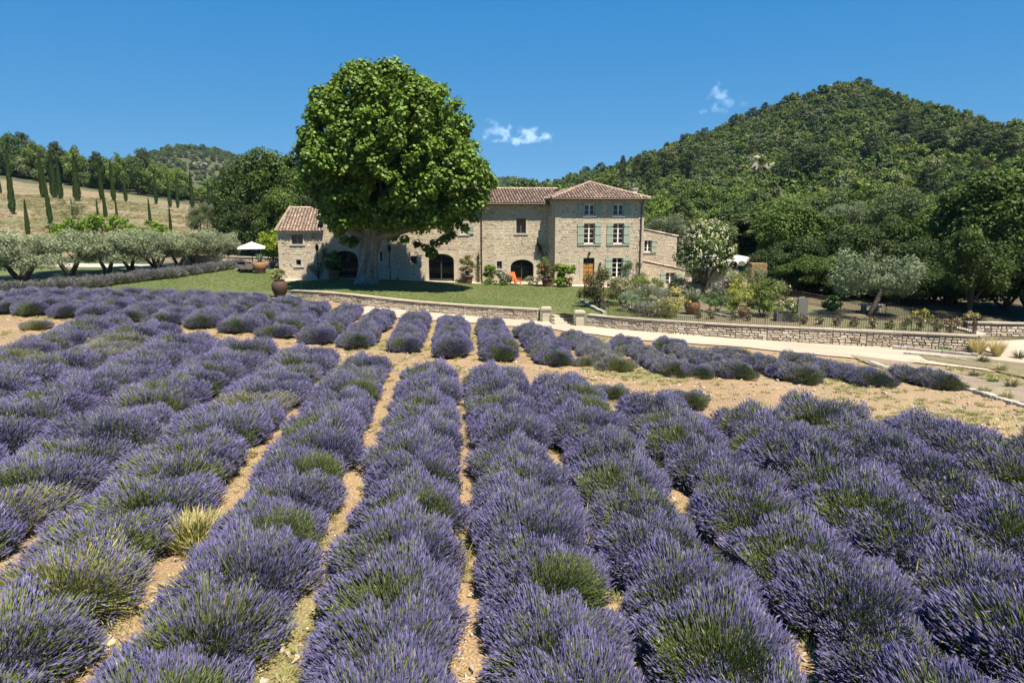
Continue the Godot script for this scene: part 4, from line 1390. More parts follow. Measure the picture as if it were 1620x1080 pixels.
func walls() -> void:
	var low := func(x: float, d: float) -> float: return fsoil(x, d - 0.3)
	var line := func(x0: float, x1: float) -> Array:
		var a := []
		var n := maxi(2, int((x1 - x0) / 1.6))
		for k in n + 1:
			var x := lerpf(x0, x1, float(k) / n)
			a.append(Vector2(x, wall_d(x)))
		return a
	garden_wall("retaining_wall", "low dry-stone retaining wall with pale coping along the front of the lawn", line.call(-16.8, 1.75), low, func(x, d): return flawn(x, d) + 0.03, 300, Vector2(0.07, 0.15), Vector2(0.16, 0.42))
	var right: Array = line.call(4.75, 24.2)
	right.append_array([Vector2(24.9, 35.4), Vector2(25.15, 36.6), Vector2(25.0, 38.5)])
	garden_wall("retaining_wall", "long curving dry-stone wall below the iron fence of the kitchen garden", right, func(x, d): return fsoil(x, minf(d, wall_d(x)) - 0.3), func(x, d): return flawn(minf(x, 24.5), d) + 0.02, 300, Vector2(0.08, 0.17), Vector2(0.18, 0.5))
	garden_wall("roadside_wall", "low rough stone wall beyond the gravel drive at the right edge under dark trees", [Vector2(26.6, 39.4), Vector2(30, 39.0), Vector2(36, 37.5), Vector2(42, 35)], func(x, d): return flawn(x, d), func(x, d): return flawn(x, d) + 0.75, 60, Vector2(0.1, 0.2), Vector2(0.2, 0.5))
	for k in 2:
		var x: float = [2.25, 4.3][k]
		var d := wall_d(x) - 0.05
		var o := thing("gate_pillar", Vector3(x, fsoil(x, d - 0.4), -d), ["square stone gate pillar with flat cap at the end of the lawn wall", "square stone gate pillar with flat cap at the start of the garden wall"][k], "pillar", "gate pillars either side of the lawn steps")
		var b := mb()
		for i in 4: b.box(Vector3(rnd(-0.01, 0.01), 0.11 + i * 0.215, rnd(-0.01, 0.01)), Vector3(0.5, 0.21, 0.5) * Vector3(rnd(0.97, 1.0), 1, rnd(0.97, 1.0)), shade(DRESSED, rnd(0.92, 1.1)))
		build(b, "shaft", M["dressed_stone"], o)
		var c := mb()
		c.box(Vector3(0, 0.9, 0), Vector3(0.66, 0.1, 0.66), Color(0.7, 0.62, 0.48))
		c.box(Vector3(0, 0.97, 0), Vector3(0.54, 0.05, 0.54), Color(0.68, 0.6, 0.46))
		build(c, "cap", M["dressed_stone"], o)
	var sx := 3.28
	var sd := wall_d(sx)
	var so := thing("garden_steps", Vector3(sx, fsoil(sx, sd - 0.5), -sd), "shallow pale stone steps between the two gate pillars", "steps")
	for i in 3:
		var b := mb()
		var r := Vector2(1.0, -0.55).normalized()
		b.box(Vector3(0, 0.08 + i * 0.19, -0.28 * i), Vector3(1.5, 0.19, 0.5), shade(DRESSED, rnd(0.95, 1.1)), Basis(Vector3.UP, 0.5))
		build(b, "step", M["dressed_stone"], so)
	var fl := []
	for x in steps([[6.0, 24.3, 0.9]]): fl.append(Vector2(x, wall_d(x) + 0.3))
	fl.append(Vector2(24.7, 36.2))
	rail_fence("iron_fence", "thin rusty iron railing standing on the kitchen garden wall", fl, 0.8, 0.115)
	rail_fence("iron_fence", "thin rusty iron railing along the back of the garden below the dark trees", [Vector2(24.7, 36.6), Vector2(24.0, 40), Vector2(22.6, 45), Vector2(21, 51)], 0.8, 0.12)
	# the fence and stone edging between lawn and kitchen garden
	var a := g2(924, 464)
	var z := g2(958, 494)
	var o := thing("picket_fence", gp(a.x, a.y), "short dark picket fence leading down between lawn and kitchen garden", "fence")
	var pk := mb()
	pk.box(Vector3(0, 0.4, 0), Vector3(0.05, 0.8, 0.03), Color(0.12, 0.1, 0.08))
	var pm := pk.mesh()
	for k in 31:
		var p := a.lerp(z, k / 30.0)
		var q := put(pm, "picket", M["wood"], o)
		q.position = gp(p.x, p.y) - o.position + Vector3(0, rnd(-0.03, 0.03), 0)
		q.rotation = Vector3(rnd(-0.04, 0.04), rnd(-0.4, 0.4), rnd(-0.05, 0.05))
	for y in [0.25, 0.65]:
		var b := mb()
		b.tube([gp(a.x, a.y) + Vector3.UP * y, gp((a.x + z.x) * 0.5, (a.y + z.y) * 0.5) + Vector3.UP * y, gp(z.x, z.y) + Vector3.UP * y], [0.022, 0.022, 0.022], 6, Color(0.12, 0.1, 0.08))
		build(b, "rail", M["wood"], o, o.position)
	edging("stone_edging", "pale stone edging along the lawn beside the picket fence", along([g2(920, 476), g2(938, 488), g2(957, 497)], 14), 0.2, Color(0.52, 0.48, 0.4))
	edging("stone_edging", "grey stone edging of the lavender bed in the kitchen garden", along([g2(985, 483), g2(1005, 492), g2(1030, 499), g2(1100, 503)], 14), 0.16, Color(0.38, 0.36, 0.32))
	edging("stone_edging", "line of grey edging stones in front of the yellow flowers", along([g2(1110, 492), g2(1150, 502), g2(1180, 505)], 8), 0.15, Color(0.36, 0.34, 0.3))
	edging("stone_edging", "pale kerb of rough stones dividing the lavender from the dusty path", along([g2(1378, 574), g2(1410, 586), g2(1432, 596), g2(1500, 612), g2(1550, 622), g2(1590, 636), g2(1660, 655)], 60), 0.13, Color(0.66, 0.6, 0.5))
	edging("stone_kerb", "raised grey stone kerb behind the grass verge below the garden wall", along([g2(1414, 553), g2(1450, 556), g2(1500, 561), g2(1548, 566)], 12), 0.24, Color(0.55, 0.5, 0.42))
	edging("stone_kerb", "lower grey stone kerb in front of the grass verge", along([g2(1430, 561), g2(1470, 564), g2(1530, 572)], 10), 0.15, Color(0.48, 0.44, 0.37))

func edging(called: String, label: String, pts: Array, h: float, c: Color) -> void:
	var o := thing(called, gp(pts[0].x, pts[0].y), label, "edging")
	for i in pts.size() - 1:
		var a := gp(pts[i].x, pts[i].y)
		var z := gp(pts[i + 1].x, pts[i + 1].y)
		var r := (z - a).normalized()
		var b := mb()
		var bs := Basis(r, Vector3.UP, r.cross(Vector3.UP)).rotated(Vector3.UP, rnd(-0.08, 0.08))
		var l := a.distance_to(z)
		b.box((a + z) * 0.5 + Vector3.UP * h * 0.35, Vector3(l * rnd(0.88, 0.98), h * rnd(0.85, 1.15), rnd(0.2, 0.3)), shade(c, rnd(0.85, 1.12)), bs)
		build(b, "stone", M["stone"], o, o.position)

# ---------------------------------------------------------------- lawn furniture, pots and plants by the house
const URN := [[0.26, 0.0], [0.3, 0.02], [0.3, 0.08], [0.27, 0.1], [0.38, 0.3], [0.46, 0.55], [0.47, 0.72], [0.43, 0.9], [0.33, 1.0], [0.3, 1.03], [0.33, 1.06], [0.35, 1.1], [0.3, 1.11]]
const TUB := [[0.3, 0.0], [0.33, 0.04], [0.37, 0.3], [0.42, 0.52], [0.47, 0.55], [0.47, 0.66], [0.41, 0.66]]
const BOWL := [[0.3, 0.0], [0.34, 0.03], [0.32, 0.1], [0.44, 0.3], [0.5, 0.5], [0.49, 0.68], [0.43, 0.8], [0.38, 0.8]]
func plant_in(called: String, p: Vector3, w: float, h: float, c0: Color, c1: Color, label: String, size: float, count: int, flower := Color(0, 0, 0, 0), fn := 0) -> void:
	shrub(called, p, w, h, c0, c1, label, "potted plant", "", size, count, flower, fn)
func yard() -> void:
	var brown := Color(0.12, 0.065, 0.042)
	var clay := Color(0.40, 0.17, 0.085)
	var p := ong(443, 471)
	pot("clay_urn", p, URN, 1.22, brown, "big dark clay urn at the end of the lawn wall beside the lavender", "urn")
	var b := mb()
	b.box(p + Vector3(0, 0.03, 0), Vector3(1.0, 0.06, 1.0), Color(0.5, 0.44, 0.36))
	tag(build(b, "stone_slab", M["stone"]), "flat square stone slab under the big clay urn", "slab")
	plant_in("flowering_plant", p + Vector3(0, 1.3, 0), 1.15, 0.85, Color(0.15, 0.17, 0.06), Color(0.28, 0.27, 0.12), "loose green and cream plant growing out of the big dark urn", 0.05, 1600, Color(0.55, 0.5, 0.3), 60)
	p = ong(411.5, 432)
	pot("clay_jar", p, BOWL, 1.32, Color(0.47, 0.24, 0.12), "round pale terracotta jar on the left lawn near the sunshade", "urn")
	var ag := mb(true)
	blades(ag, Vector3.ZERO, 60, 0.95, 0.5, 0.03, Color(0.12, 0.17, 0.1), Color(0.2, 0.26, 0.17), 0.12)
	tag(build(ag, "spiky_plant", M["leaf_soft"]), "upright spiky grey-green plant in the round terracotta jar on the left", "potted plant").position = p + Vector3(0, 1.0, 0)
	p = hpg(onf(528.5, 441, 0.8).x, 1.0)
	pot("clay_pot", p, TUB, 1.25, clay, "terracotta pot with rim beside the left arched door")
	plant_in("potted_shrub", p + Vector3(0, 0.8, 0), 1.45, 1.7, Color(0.07, 0.13, 0.02), Color(0.13, 0.2, 0.035), "rounded bright green shrub in the pot beside the left arched door", 0.075, 2600)
	p = hpg(onf(740, 447, 0.9).x, 1.0)
	pot("clay_pot", p, TUB, 1.1, Color(0.25, 0.12, 0.08), "dark terracotta pot by the drainpipe right of the middle arched door")
	plant_in("potted_shrub", p + Vector3(0, 0.7, 0), 1.35, 1.65, Color(0.09, 0.13, 0.03), Color(0.16, 0.2, 0.06), "pink flowered oleander in the dark pot right of the middle arched door", 0.08, 1700, Color(0.5, 0.12, 0.16), 26)
	p = hpg(onf(864.5, 452, 2.4).x, 2.6)
	pot("clay_pot", p, TUB, 1.1, Color(0.2, 0.11, 0.08), "dark clay pot in the corner between the long wing and the tower")
	plant_in("potted_shrub", p + Vector3(0, 0.7, 0), 1.6, 1.75, Color(0.07, 0.11, 0.03), Color(0.14, 0.18, 0.05), "red flowered oleander in the pot at the corner of the tower", 0.08, 2000, Color(0.5, 0.04, 0.05), 34)
	# little trees and bushes along the facade
	p = hpg(onf(892, 458, 2.9).x, 3.2)
	shrub("small_fig_tree", p, 1.7, 2.3, Color(0.13, 0.22, 0.03), Color(0.22, 0.31, 0.06), "small bright green fig tree left of the front door", "tree", "", 0.13, 1500, Color(0, 0, 0, 0), 0, 0.6)
	shrub("laurel_bush", hpg(onf(776, 445, 1.0).x, 1.0), 1.3, 1.9, Color(0.09, 0.2, 0.02), Color(0.15, 0.27, 0.03), "bright green laurel bush by the facade right of the middle drainpipe", "shrub", "", 0.08, 1800)
	shrub("hydrangea_bush", hpg(onf(797, 448, 1.3).x, 1.3), 1.2, 1.15, Color(0.08, 0.13, 0.05), Color(0.14, 0.18, 0.08), "bush with pale lilac flower heads left of the right arched door", "shrub", "", 0.07, 1300, Color(0.36, 0.33, 0.5), 50)
	for k in 3: shrub("box_mound", hpg(onf(772 + k * 14, 450, 2.0).x, 1.9 + 0.1 * k), 0.95, 0.42, Color(0.09, 0.16, 0.025), Color(0.14, 0.2, 0.04), ["low green mound at the left of the bed under the laurel bush", "low green mound in the middle of the bed under the laurel bush", "low green mound at the right of the bed below the lilac flowers"][k], "shrub", "low mounds in front of the laurel", 0.05, 700)
	shrub("lavender_mound", hpg(onf(842, 449, 1.6).x, 2.0), 1.9, 0.85, Color(0.16, 0.2, 0.1), Color(0.24, 0.27, 0.14), "grey-green rounded bush with white flowers right of the orange chair", "shrub", "", 0.06, 1700, Color(0.6, 0.6, 0.5), 24, 0.2)
	shrub("dry_shrub", hpg(onf(902, 455, 2.4).x, 2.6), 0.9, 0.8, Color(0.33, 0.26, 0.12), Color(0.42, 0.33, 0.17), "small straw coloured plant at the foot of the wall beside the front door", "shrub", "", 0.06, 500)
	# climbers
	climber("climbing_vine", "thin trained vine with few leaves on the wall beside the left arched door", [[503, 438], [507, 420], [512, 402], [513, 396]], 0.55, 420, Color(0.22, 0.22, 0.09))
	climber("climbing_vine", "low straggling climber left of the pot at the left arched door", [[504, 438], [498, 428], [490, 422]], 0.4, 240, Color(0.33, 0.24, 0.13))
	climber("climbing_plant", "thin climber growing up the middle drainpipe", [[757, 446], [757.5, 420], [757, 398]], 0.3, 260, Color(0.16, 0.16, 0.06))
	climber("climbing_rose", "dark leafy climber high on the wall beside the tower drainpipe", [[862, 440], [863, 412], [856, 394], [850, 384]], 0.55, 420, Color(0.07, 0.09, 0.03))
	# torches
	for k in 2:
		var q := hpg(onf([503.5, 617.3][k], 438, 0.6).x, 0.6)
		var o := thing("garden_torch", q, ["tall dark garden torch standing against the wall left of the left arched door", "tall dark garden torch standing against the wall right of the plane tree trunk"][k], "torch", "garden torches along the facade")
		var s := mb()
		s.tube([Vector3(0, -0.1, 0), Vector3(0, 2.6, 0)], [0.035, 0.035], 7, Color(0.05, 0.03, 0.03))
		build(s, "pole", M["rust"], o)
		var h := mb()
		h.lathe(Vector3(0, 2.45, 0), [Vector2(0.03, 0), Vector2(0.12, 0.1), Vector2(0.16, 0.3), Vector2(0.13, 0.52), Vector2(0.04, 0.64), Vector2(0.0, 0.66)], 12, Color(0.07, 0.04, 0.045))
		build(h, "head", M["rust"], o)
	var v := mb()
	var vc := onf(629, 441.5, 0.05)
	v.lathe(Vector3.ZERO, [Vector2(0.001, 0.12), Vector2(0.09, 0.1), Vector2(0.11, 0.0), Vector2(0.09, -0.1), Vector2(0.001, -0.12)], 10, Color(0.02, 0.02, 0.02))
	tag(build(v, "wall_vent", M["iron"]), "small round black vent low on the wall between torch and square window", "vent").position = hp(vc.x, vc.y, 0.05)
	# orange chair by the right arched door
	p = hpg(onf(815, 446, 1.4).x, 1.5)
	var o := thing("garden_chair", p, "orange wooden garden chair in front of the right arched door", "chair")
	var orange := Color(0.62, 0.13, 0.025)
	var parts := {"seat": [Vector3(0, 0.38, 0.05), Vector3(0.6, 0.05, 0.6), 0.15], "backrest": [Vector3(0, 0.75, -0.34), Vector3(0.6, 0.75, 0.05), -0.4]}
	for k in parts:
		var m := mb()
		for i in 5: m.box(parts[k][0] + Vector3(-0.24 + i * 0.12, 0, 0), Vector3(0.105, parts[k][1].y, parts[k][1].z), shade(orange, rnd(0.9, 1.1)), Basis(Vector3.RIGHT, parts[k][2]))
		build(m, k, M["paint"], o)
	for sx in [-0.33, 0.33]:
		var m := mb()
		m.box(Vector3(sx, 0.55, 0), Vector3(0.12, 0.04, 0.75), orange)
		build(m, "armrest", M["paint"], o)
		m = mb()
		m.box(Vector3(sx, 0.26, 0.3), Vector3(0.05, 0.55, 0.08), orange)
		build(m, "leg", M["paint"], o)
		m = mb()
		m.box(Vector3(sx, 0.2, -0.3), Vector3(0.05, 0.42, 0.08), orange)
		build(m, "leg", M["paint"], o)
	o.rotation.y = 0.7
	# sunshade and loungers on the left
	p = gp(at(400, 420, 66).x, 66)
	o = thing("sunshade", p, "white square sunshade left of the house above dark loungers", "sunshade")
	var cn := mb()
	var top := Vector3(0, 2.75, 0)
	for k in 4:
		var a := Vector3(1.22, 2.25, 1.22).rotated(Vector3.UP, k * PI / 2 + 0.3)
		var z := Vector3(1.22, 2.25, 1.22).rotated(Vector3.UP, (k + 1) * PI / 2 + 0.3)
		cn.face(a, z, top, top, Vector3.UP, Color(0.8, 0.8, 0.8))
		cn.face(a, z, z + Vector3.DOWN * 0.14, a + Vector3.DOWN * 0.14, (a + z) * Vector3(1, 0, 1), Color(0.78, 0.78, 0.78))
	build(cn, "canopy", M["cloth"], o)
	var pl := mb()
	pl.tube([Vector3.ZERO, Vector3(0, 2.85, 0)], [0.035, 0.03], 8, Color(0.08, 0.06, 0.05))
	build(pl, "pole", M["wood"], o)
	var bs := mb()
	bs.box(Vector3(0, 0.06, 0), Vector3(0.6, 0.12, 0.6), Color(0.1, 0.1, 0.1))
	build(bs, "base", M["plain"], o)
	for k in 2:
		o = thing("sun_lounger", gp(at([388, 399][k], 420, 65).x, 64.4), ["dark sun lounger under the left side of the white sunshade", "dark sun lounger under the right side of the white sunshade"][k], "lounger", "loungers under the white sunshade")
		var m := mb()
		m.box(Vector3(0, 0.36, 0), Vector3(0.65, 0.08, 1.3), Color(0.05, 0.04, 0.035))
		build(m, "seat", M["cloth"], o)
		m = mb()
		m.box(Vector3(0, 0.62, -0.85), Vector3(0.65, 0.07, 0.75), Color(0.05, 0.04, 0.035), Basis(Vector3.RIGHT, 0.8))
		build(m, "backrest", M["cloth"], o)
		for q in [[-0.28, 0.55], [0.28, 0.55], [-0.28, -0.5], [0.28, -0.5]]:
			m = mb()
			m.box(Vector3(q[0], 0.16, q[1]), Vector3(0.06, 0.33, 0.06), Color(0.06, 0.045, 0.035))
			build(m, "leg", M["wood"], o)
		o.rotation.y = 0.5
	garden_wall("terrace_wall", "low pale stone wall behind the loungers left of the house", [Vector2(-38, 71.5), Vector2(-27, 70.5), Vector2(-24, 70)], func(x, d): return gy(x, d), func(x, d): return gy(x, d) + 0.8, 0, Vector2(0.1, 0.2), Vector2(0.25, 0.5))
	# two sprinkler stakes on the lawn
	for k in 2:
		var q := ong([477, 123][k], [462, 462][k])
		var m := mb()
		m.tube([Vector3(0, -0.05, 0), Vector3(-0.05, 0.85, 0)], [0.014, 0.012], 5, Color(0.04, 0.04, 0.035))
		m.box(Vector3(-0.05, 0.86, 0), Vector3(0.1, 0.06, 0.05), Color(0.04, 0.04, 0.035))
		tag(build(m, "garden_stake", M["iron"]), ["thin dark stake in the lawn right of the big clay urn", "thin dark stake between lavender and olive row on the left"][k], "stake").position = q
	plane_tree()

func hpg(s: float, off: float) -> Vector3:
	var p := hp(s, 0, off)
	return gp(p.x, -p.z)
func climber(called: String, label: String, pts: Array, w: float, n: int, col: Color) -> void:
	var line := []
	for q in pts:
		var f := onf(q[0], q[1], 0.12)
		line.append(hp(f.x, f.y, 0.12))
	var o := thing(called, line[0], label, "climber")
	var b := mb()
	var rad := []
	for i in line.size(): rad.append(0.022)
	b.tube(line, rad, 5, Color(0.13, 0.1, 0.07))
	build(b, "stem", M["bark"], o, o.position)
	var c := mb(true)
	for i in n:
		var k := rng.randi() % (line.size() - 1)
		var p: Vector3 = line[k].lerp(line[k + 1], rng.randf()) + ball() * w * pow(rng.randf(), 1.5) * Vector3(1, 1, 0.35)
		p += hn * 0.1
		var t := ball()
		c.leaf(p, t * 0.07, t.cross(ball()).normalized() * 0.045, shade(col, rnd(0.7, 1.3)))
	build(c, "foliage", M["leaf"], o, o.position)

func plane_tree() -> void:
	var D := 54.6
	var base := at(580, 447.5, D)
	base.y = gy(base.x, D)
	var o := thing("plane_tree", base, "huge old plane tree with a dense round green crown in front of the house", "tree")
	var t := mb()
	var bark := Color(0.47, 0.47, 0.42)
	var pts := []
	var rad := []
	for k in [[-0.25, 1.2], [0.05, 1.0], [0.4, 0.88], [1.0, 0.78], [2.2, 0.74], [3.2, 0.8], [4.0, 0.9], [4.7, 0.8]]:
		pts.append(base + Vector3(0.12 * k[0], k[0], 0.0)); rad.append(k[1])
	t.tube(pts, rad, 40, bark, 0.075)
	var fork := base + Vector3(0.45, 4.1, 0)
	var tips := [[520, 330, 1.0], [545, 250, 2.5], [590, 200, 0.0], [640, 220, -2.0], [690, 290, 1.5], [700, 345, 3.0], [560, 300, 4.0], [650, 320, -3.5], [610, 300, 3.0]]
	for k in tips:
		var q := at(k[0], k[1], D - 1.2 - k[2] * 0.6)
		var start := fork + (q - fork) * Vector3(1, 0, 1) * 0.05
		limb(t, start - Vector3(0, 0.5, 0), q, 0.42, 0.09, bark, 0.1, 10)
		for i in 4:
			var m := start.lerp(q, rnd(0.45, 0.95))
			limb(t, m, m + (ball() + Vector3(0, 0.4, 0)) * rnd(1.6, 3.0), 0.13, 0.03, bark, 0.1, 6)
	for i in t.v.size():
		var e := noise.get_noise_3d(t.v[i].x * 34.0, t.v[i].y * 16.0, t.v[i].z * 34.0)
		t.c[i] = Color(0.46, 0.45, 0.38) if e > 0.16 else Color(0.22, 0.215, 0.18) if e < -0.2 else Color(0.33, 0.325, 0.28)
	build(t, "trunk", M["bark"], o, base)
	# crown: masses over the shells of overlapping ellipsoids
	var shells := []
	for k in [[604, 211, 121, 106, 4.6], [606, 192, 96, 82, 3.9], [655, 216, 88, 86, 4.3], [640, 262, 118, 88, 4.7], [568, 225, 84, 90, 4.2], [543, 258, 72, 74, 4.2], [700, 285, 78, 68, 3.9], [655, 326, 82, 40, 3.4], [548, 326, 36, 42, 3.0]]:
		var c := at(k[0], k[1], D - 1.9)
		var px := (D - 1.9) / 1030.0
		shells.append([c, Vector3(k[2] * px * 0.93, k[3] * px * 0.94, k[4])])
	var lobes := []
	for i in shells.size():
		var s: Array = shells[i]
		var many := int((s[1].x * s[1].y + s[1].x * s[1].z) * 5.5)
		for j in many:
			var d := ball()
			if d.y < -0.85: continue
			var q: Vector3 = s[0] + d * s[1] * rnd(0.86, 0.97)
			var buried := false
			for m in shells.size():
				if m != i and ((q - shells[m][0]) / shells[m][1]).length() < 0.85: buried = true
			if buried: continue
			lobes.append([q, rnd(0.4, 0.72), 0.8])
	for s in shells:
		for j in 60: lobes.append([s[0] + ball() * s[1] * rnd(0.2, 0.85), rnd(0.7, 1.1), 0.8])
	var c := mb(true)
	plane_leaves(c, lobes, 120000)
	build(c, "crown", M["leaf_gloss"], o, base)
	# low hanging sprays over the facade
	var h := mb(true)
	var hang := []
	for k in [[660, 385], [676, 392], [690, 384], [640, 378], [705, 378], [682, 400], [712, 370], [546, 380], [556, 384], [536, 368], [560, 380], [620, 372], [735, 360], [750, 345]]: hang.append([at(k[0], k[1], D - rnd(-1.5, 2.0)), rnd(0.35, 0.6), 0.8])
	plane_leaves(h, hang, 1100)
	build(h, "hanging_leaves", M["leaf_gloss"], o, base)
func plane_leaves(b: Mb, lobes: Array, count: int) -> void:
	var acc := PackedFloat32Array()
	var tone := PackedFloat32Array()
	var sum := 0.0
	for l in lobes:
		sum += l[1] * l[1]
		acc.append(sum)
		tone.append(rnd(0.8, 1.2))
	for i in count:
		var k := mini(acc.bsearch(rnd(0.0, sum)), lobes.size() - 1)
		var dir := ball()
		var p: Vector3 = lobes[k][0] + dir * lobes[k][1] * lerpf(0.35, 1.08, sqrt(rng.randf())) * Vector3(1, 0.8, 1)
		var nrm := (dir * 0.55 + ball() * 0.6 + Vector3(0, 0.55, 0.1)).normalized()
		var t := nrm.cross(ball()).normalized()
		var s := nrm.cross(t)
		var z := rnd(0.1, 0.175)
		var col := shade(Color(0.075, 0.15, 0.015).lerp(Color(0.15, 0.22, 0.03), rng.randf()), tone[k] * rnd(0.8, 1.2))
		var q := b.v.size()      # a lobed leaf: five points round a fold
		var fold := nrm * z * 0.18
		for e in [p - t * z * 0.85, p - t * z * 0.1 + s * z + fold, p + t * z * 0.55 + s * z * 0.55 + fold, p + t * z * 1.1, p + t * z * 0.55 - s * z * 0.55 + fold, p - t * z * 0.1 - s * z + fold]:
			b.v.append(e); b.c.append(col)
		for e in [0, 1, 3, 1, 2, 3, 0, 3, 5, 3, 4, 5]: b.ix.append(q + e)

# ---------------------------------------------------------------- olives, cypresses and woods
func trees() -> void:
	var ol := [olive_tree(4.0, 5.0, 12000, 3), olive_tree(4.0, 5.2, 12000, 4), olive_tree(4.0, 4.8, 12000, 2)]
	var row := [[35, 447, 4.6, 1.25], [111, 436, 4.4, 1.2], [170, 433, 4.3, 1.05], [207, 427, 4.3, 1.0], [247, 426, 4.2, 1.0], [282, 421, 4.0, 0.9], [308, 420, 4.0, 0.95], [336, 416, 3.8, 0.85], [358, 417, 3.7, 0.8]]
	for k in row.size():
		var p := ong(row[k][0], row[k][1])
		var s: float = row[k][2] / 4.0 * 0.87
		stand("olive_tree", ol[k % 3], p, s * (1.0 if k else 1.05), s * row[k][3] * 1.12, k * 1.3, ["silver-green olive tree at the left edge, nearest of the olive row"][0] if k == 0 else "silver-green olive tree, %s from the left in the row beside the lawn" % ORD[k], "olive tree", "olive trees in the row left of the lawn", "leaf_soft")
	var more := ong(-40, 452)
	stand("olive_tree", ol[1], more, 1.2, 1.3, 0.6, "silver-green olive tree cut by the left edge of the photo", "olive tree", "olive trees in the row left of the lawn", "leaf_soft")
	# low lavender hedge under the olives
	var hb := lavender(420, 0.6, 0.62, 0.45, Color(0.13, 0.15, 0.08), Color(0.2, 0.21, 0.11), Color(0.13, 0.12, 0.22), Color(0.18, 0.16, 0.27), 1.6)
	var where := []
	var line := along([g2(-30, 466), g2(60, 460), g2(125, 456), g2(200, 447), g2(280, 438), g2(330, 430), g2(372, 424)], 62)
	for q in line:
		for k in 2: where.append(Transform3D(Basis(Vector3.UP, rnd(0, TAU)).scaled(Vector3.ONE * rnd(0.9, 1.3)), gp(q.x + rnd(-0.4, 0.4), q.y + k * 1.1 + rnd(-0.3, 0.3))))
	var ho := thing("lavender_hedge", gp(line[0].x, line[0].y), "long low dark lavender hedge under the row of olive trees", "hedge")
	for k in where.size(): where[k].origin -= ho.position
	copies("foliage", hb[0], M["leaf_soft"], where, [], ho)
	copies("flower_spikes", hb[1], M["spike"], where, [], ho)
	# cypresses
	var cy := [cypress_tree(4600, 0.07), cypress_tree(4600, 0.062), cypress_tree(4600, 0.08)]
	var list := [[1, 306, 279], [20, 339, 244], [44, 371, 317], [69, 313, 250], [80, 354, 272], [86, 313, 246], [96, 315, 254], [115, 345, 315], [122, 318, 249], [155, 346, 315], [161, 317, 254], [167, 345, 297], [180, 318, 258], [185, 347, 308], [199, 319, 277], [238, 358, 315], [247, 323, 279], [269, 328, 279], [281, 329, 277], [270, 367, 329], [304, 329, 274], [330, 325, 288], [342, 326, 285], [338, 327, 292], [353, 365, 294], [384, 366, 319]]
	for k in list.size():
		var p := ong(list[k][0], list[k][1])
		var h: float = (list[k][1] - list[k][2]) * -p.z / 1070.0
		var w: float = h * rnd(0.82, 1.25)
		var c := stand("cypress", cy[k % 3], p, h, w, k * 0.9, "slim dark green cypress, %s from the left on the dry grass hillside" % ORD[k], "cypress", "slim cypresses on the dry hillside", "leaf_soft")
		c.rotation.z = rnd(-0.035, 0.035)
	# woods: shared broad trees, a few of each tone
	var dk0 := Color(0.036, 0.064, 0.013); var dk1 := Color(0.075, 0.108, 0.025)
	var oak := []
	for k in 4: oak.append(broad_tree(10.0, 8.0, 1.6, 46, 13000, 0.17, dk0.lerp(Color(0.065, 0.11, 0.018), k / 3.0), dk1.lerp(Color(0.115, 0.165, 0.035), k / 3.0), Color(0.12, 0.1, 0.075)))
	var low := []
	for k in 2: low.append(broad_tree(10.0, 9.0, 0.2, 50, 13000, 0.18, Color(0.03, 0.052, 0.012), Color(0.062, 0.09, 0.022), Color(0.1, 0.08, 0.06)))
	var grey := [broad_tree(10.0, 7.0, 0.8, 40, 13000, 0.14, Color(0.1, 0.13, 0.07), Color(0.17, 0.2, 0.13), Color(0.2, 0.18, 0.15), 0.35), broad_tree(10.0, 7.5, 0.6, 36, 13000, 0.15, Color(0.06, 0.09, 0.035), Color(0.11, 0.14, 0.06), Color(0.15, 0.12, 0.1), 0.35)]
	var pine := [pine_tree(12.0, 7.0, 12000, Color(0.045, 0.065, 0.018), Color(0.09, 0.115, 0.035)), pine_tree(12.0, 6.0, 11000, Color(0.055, 0.075, 0.02), Color(0.11, 0.13, 0.04))]
	var kinds := {"oak": oak, "low": low, "grey": grey, "pine": pine}
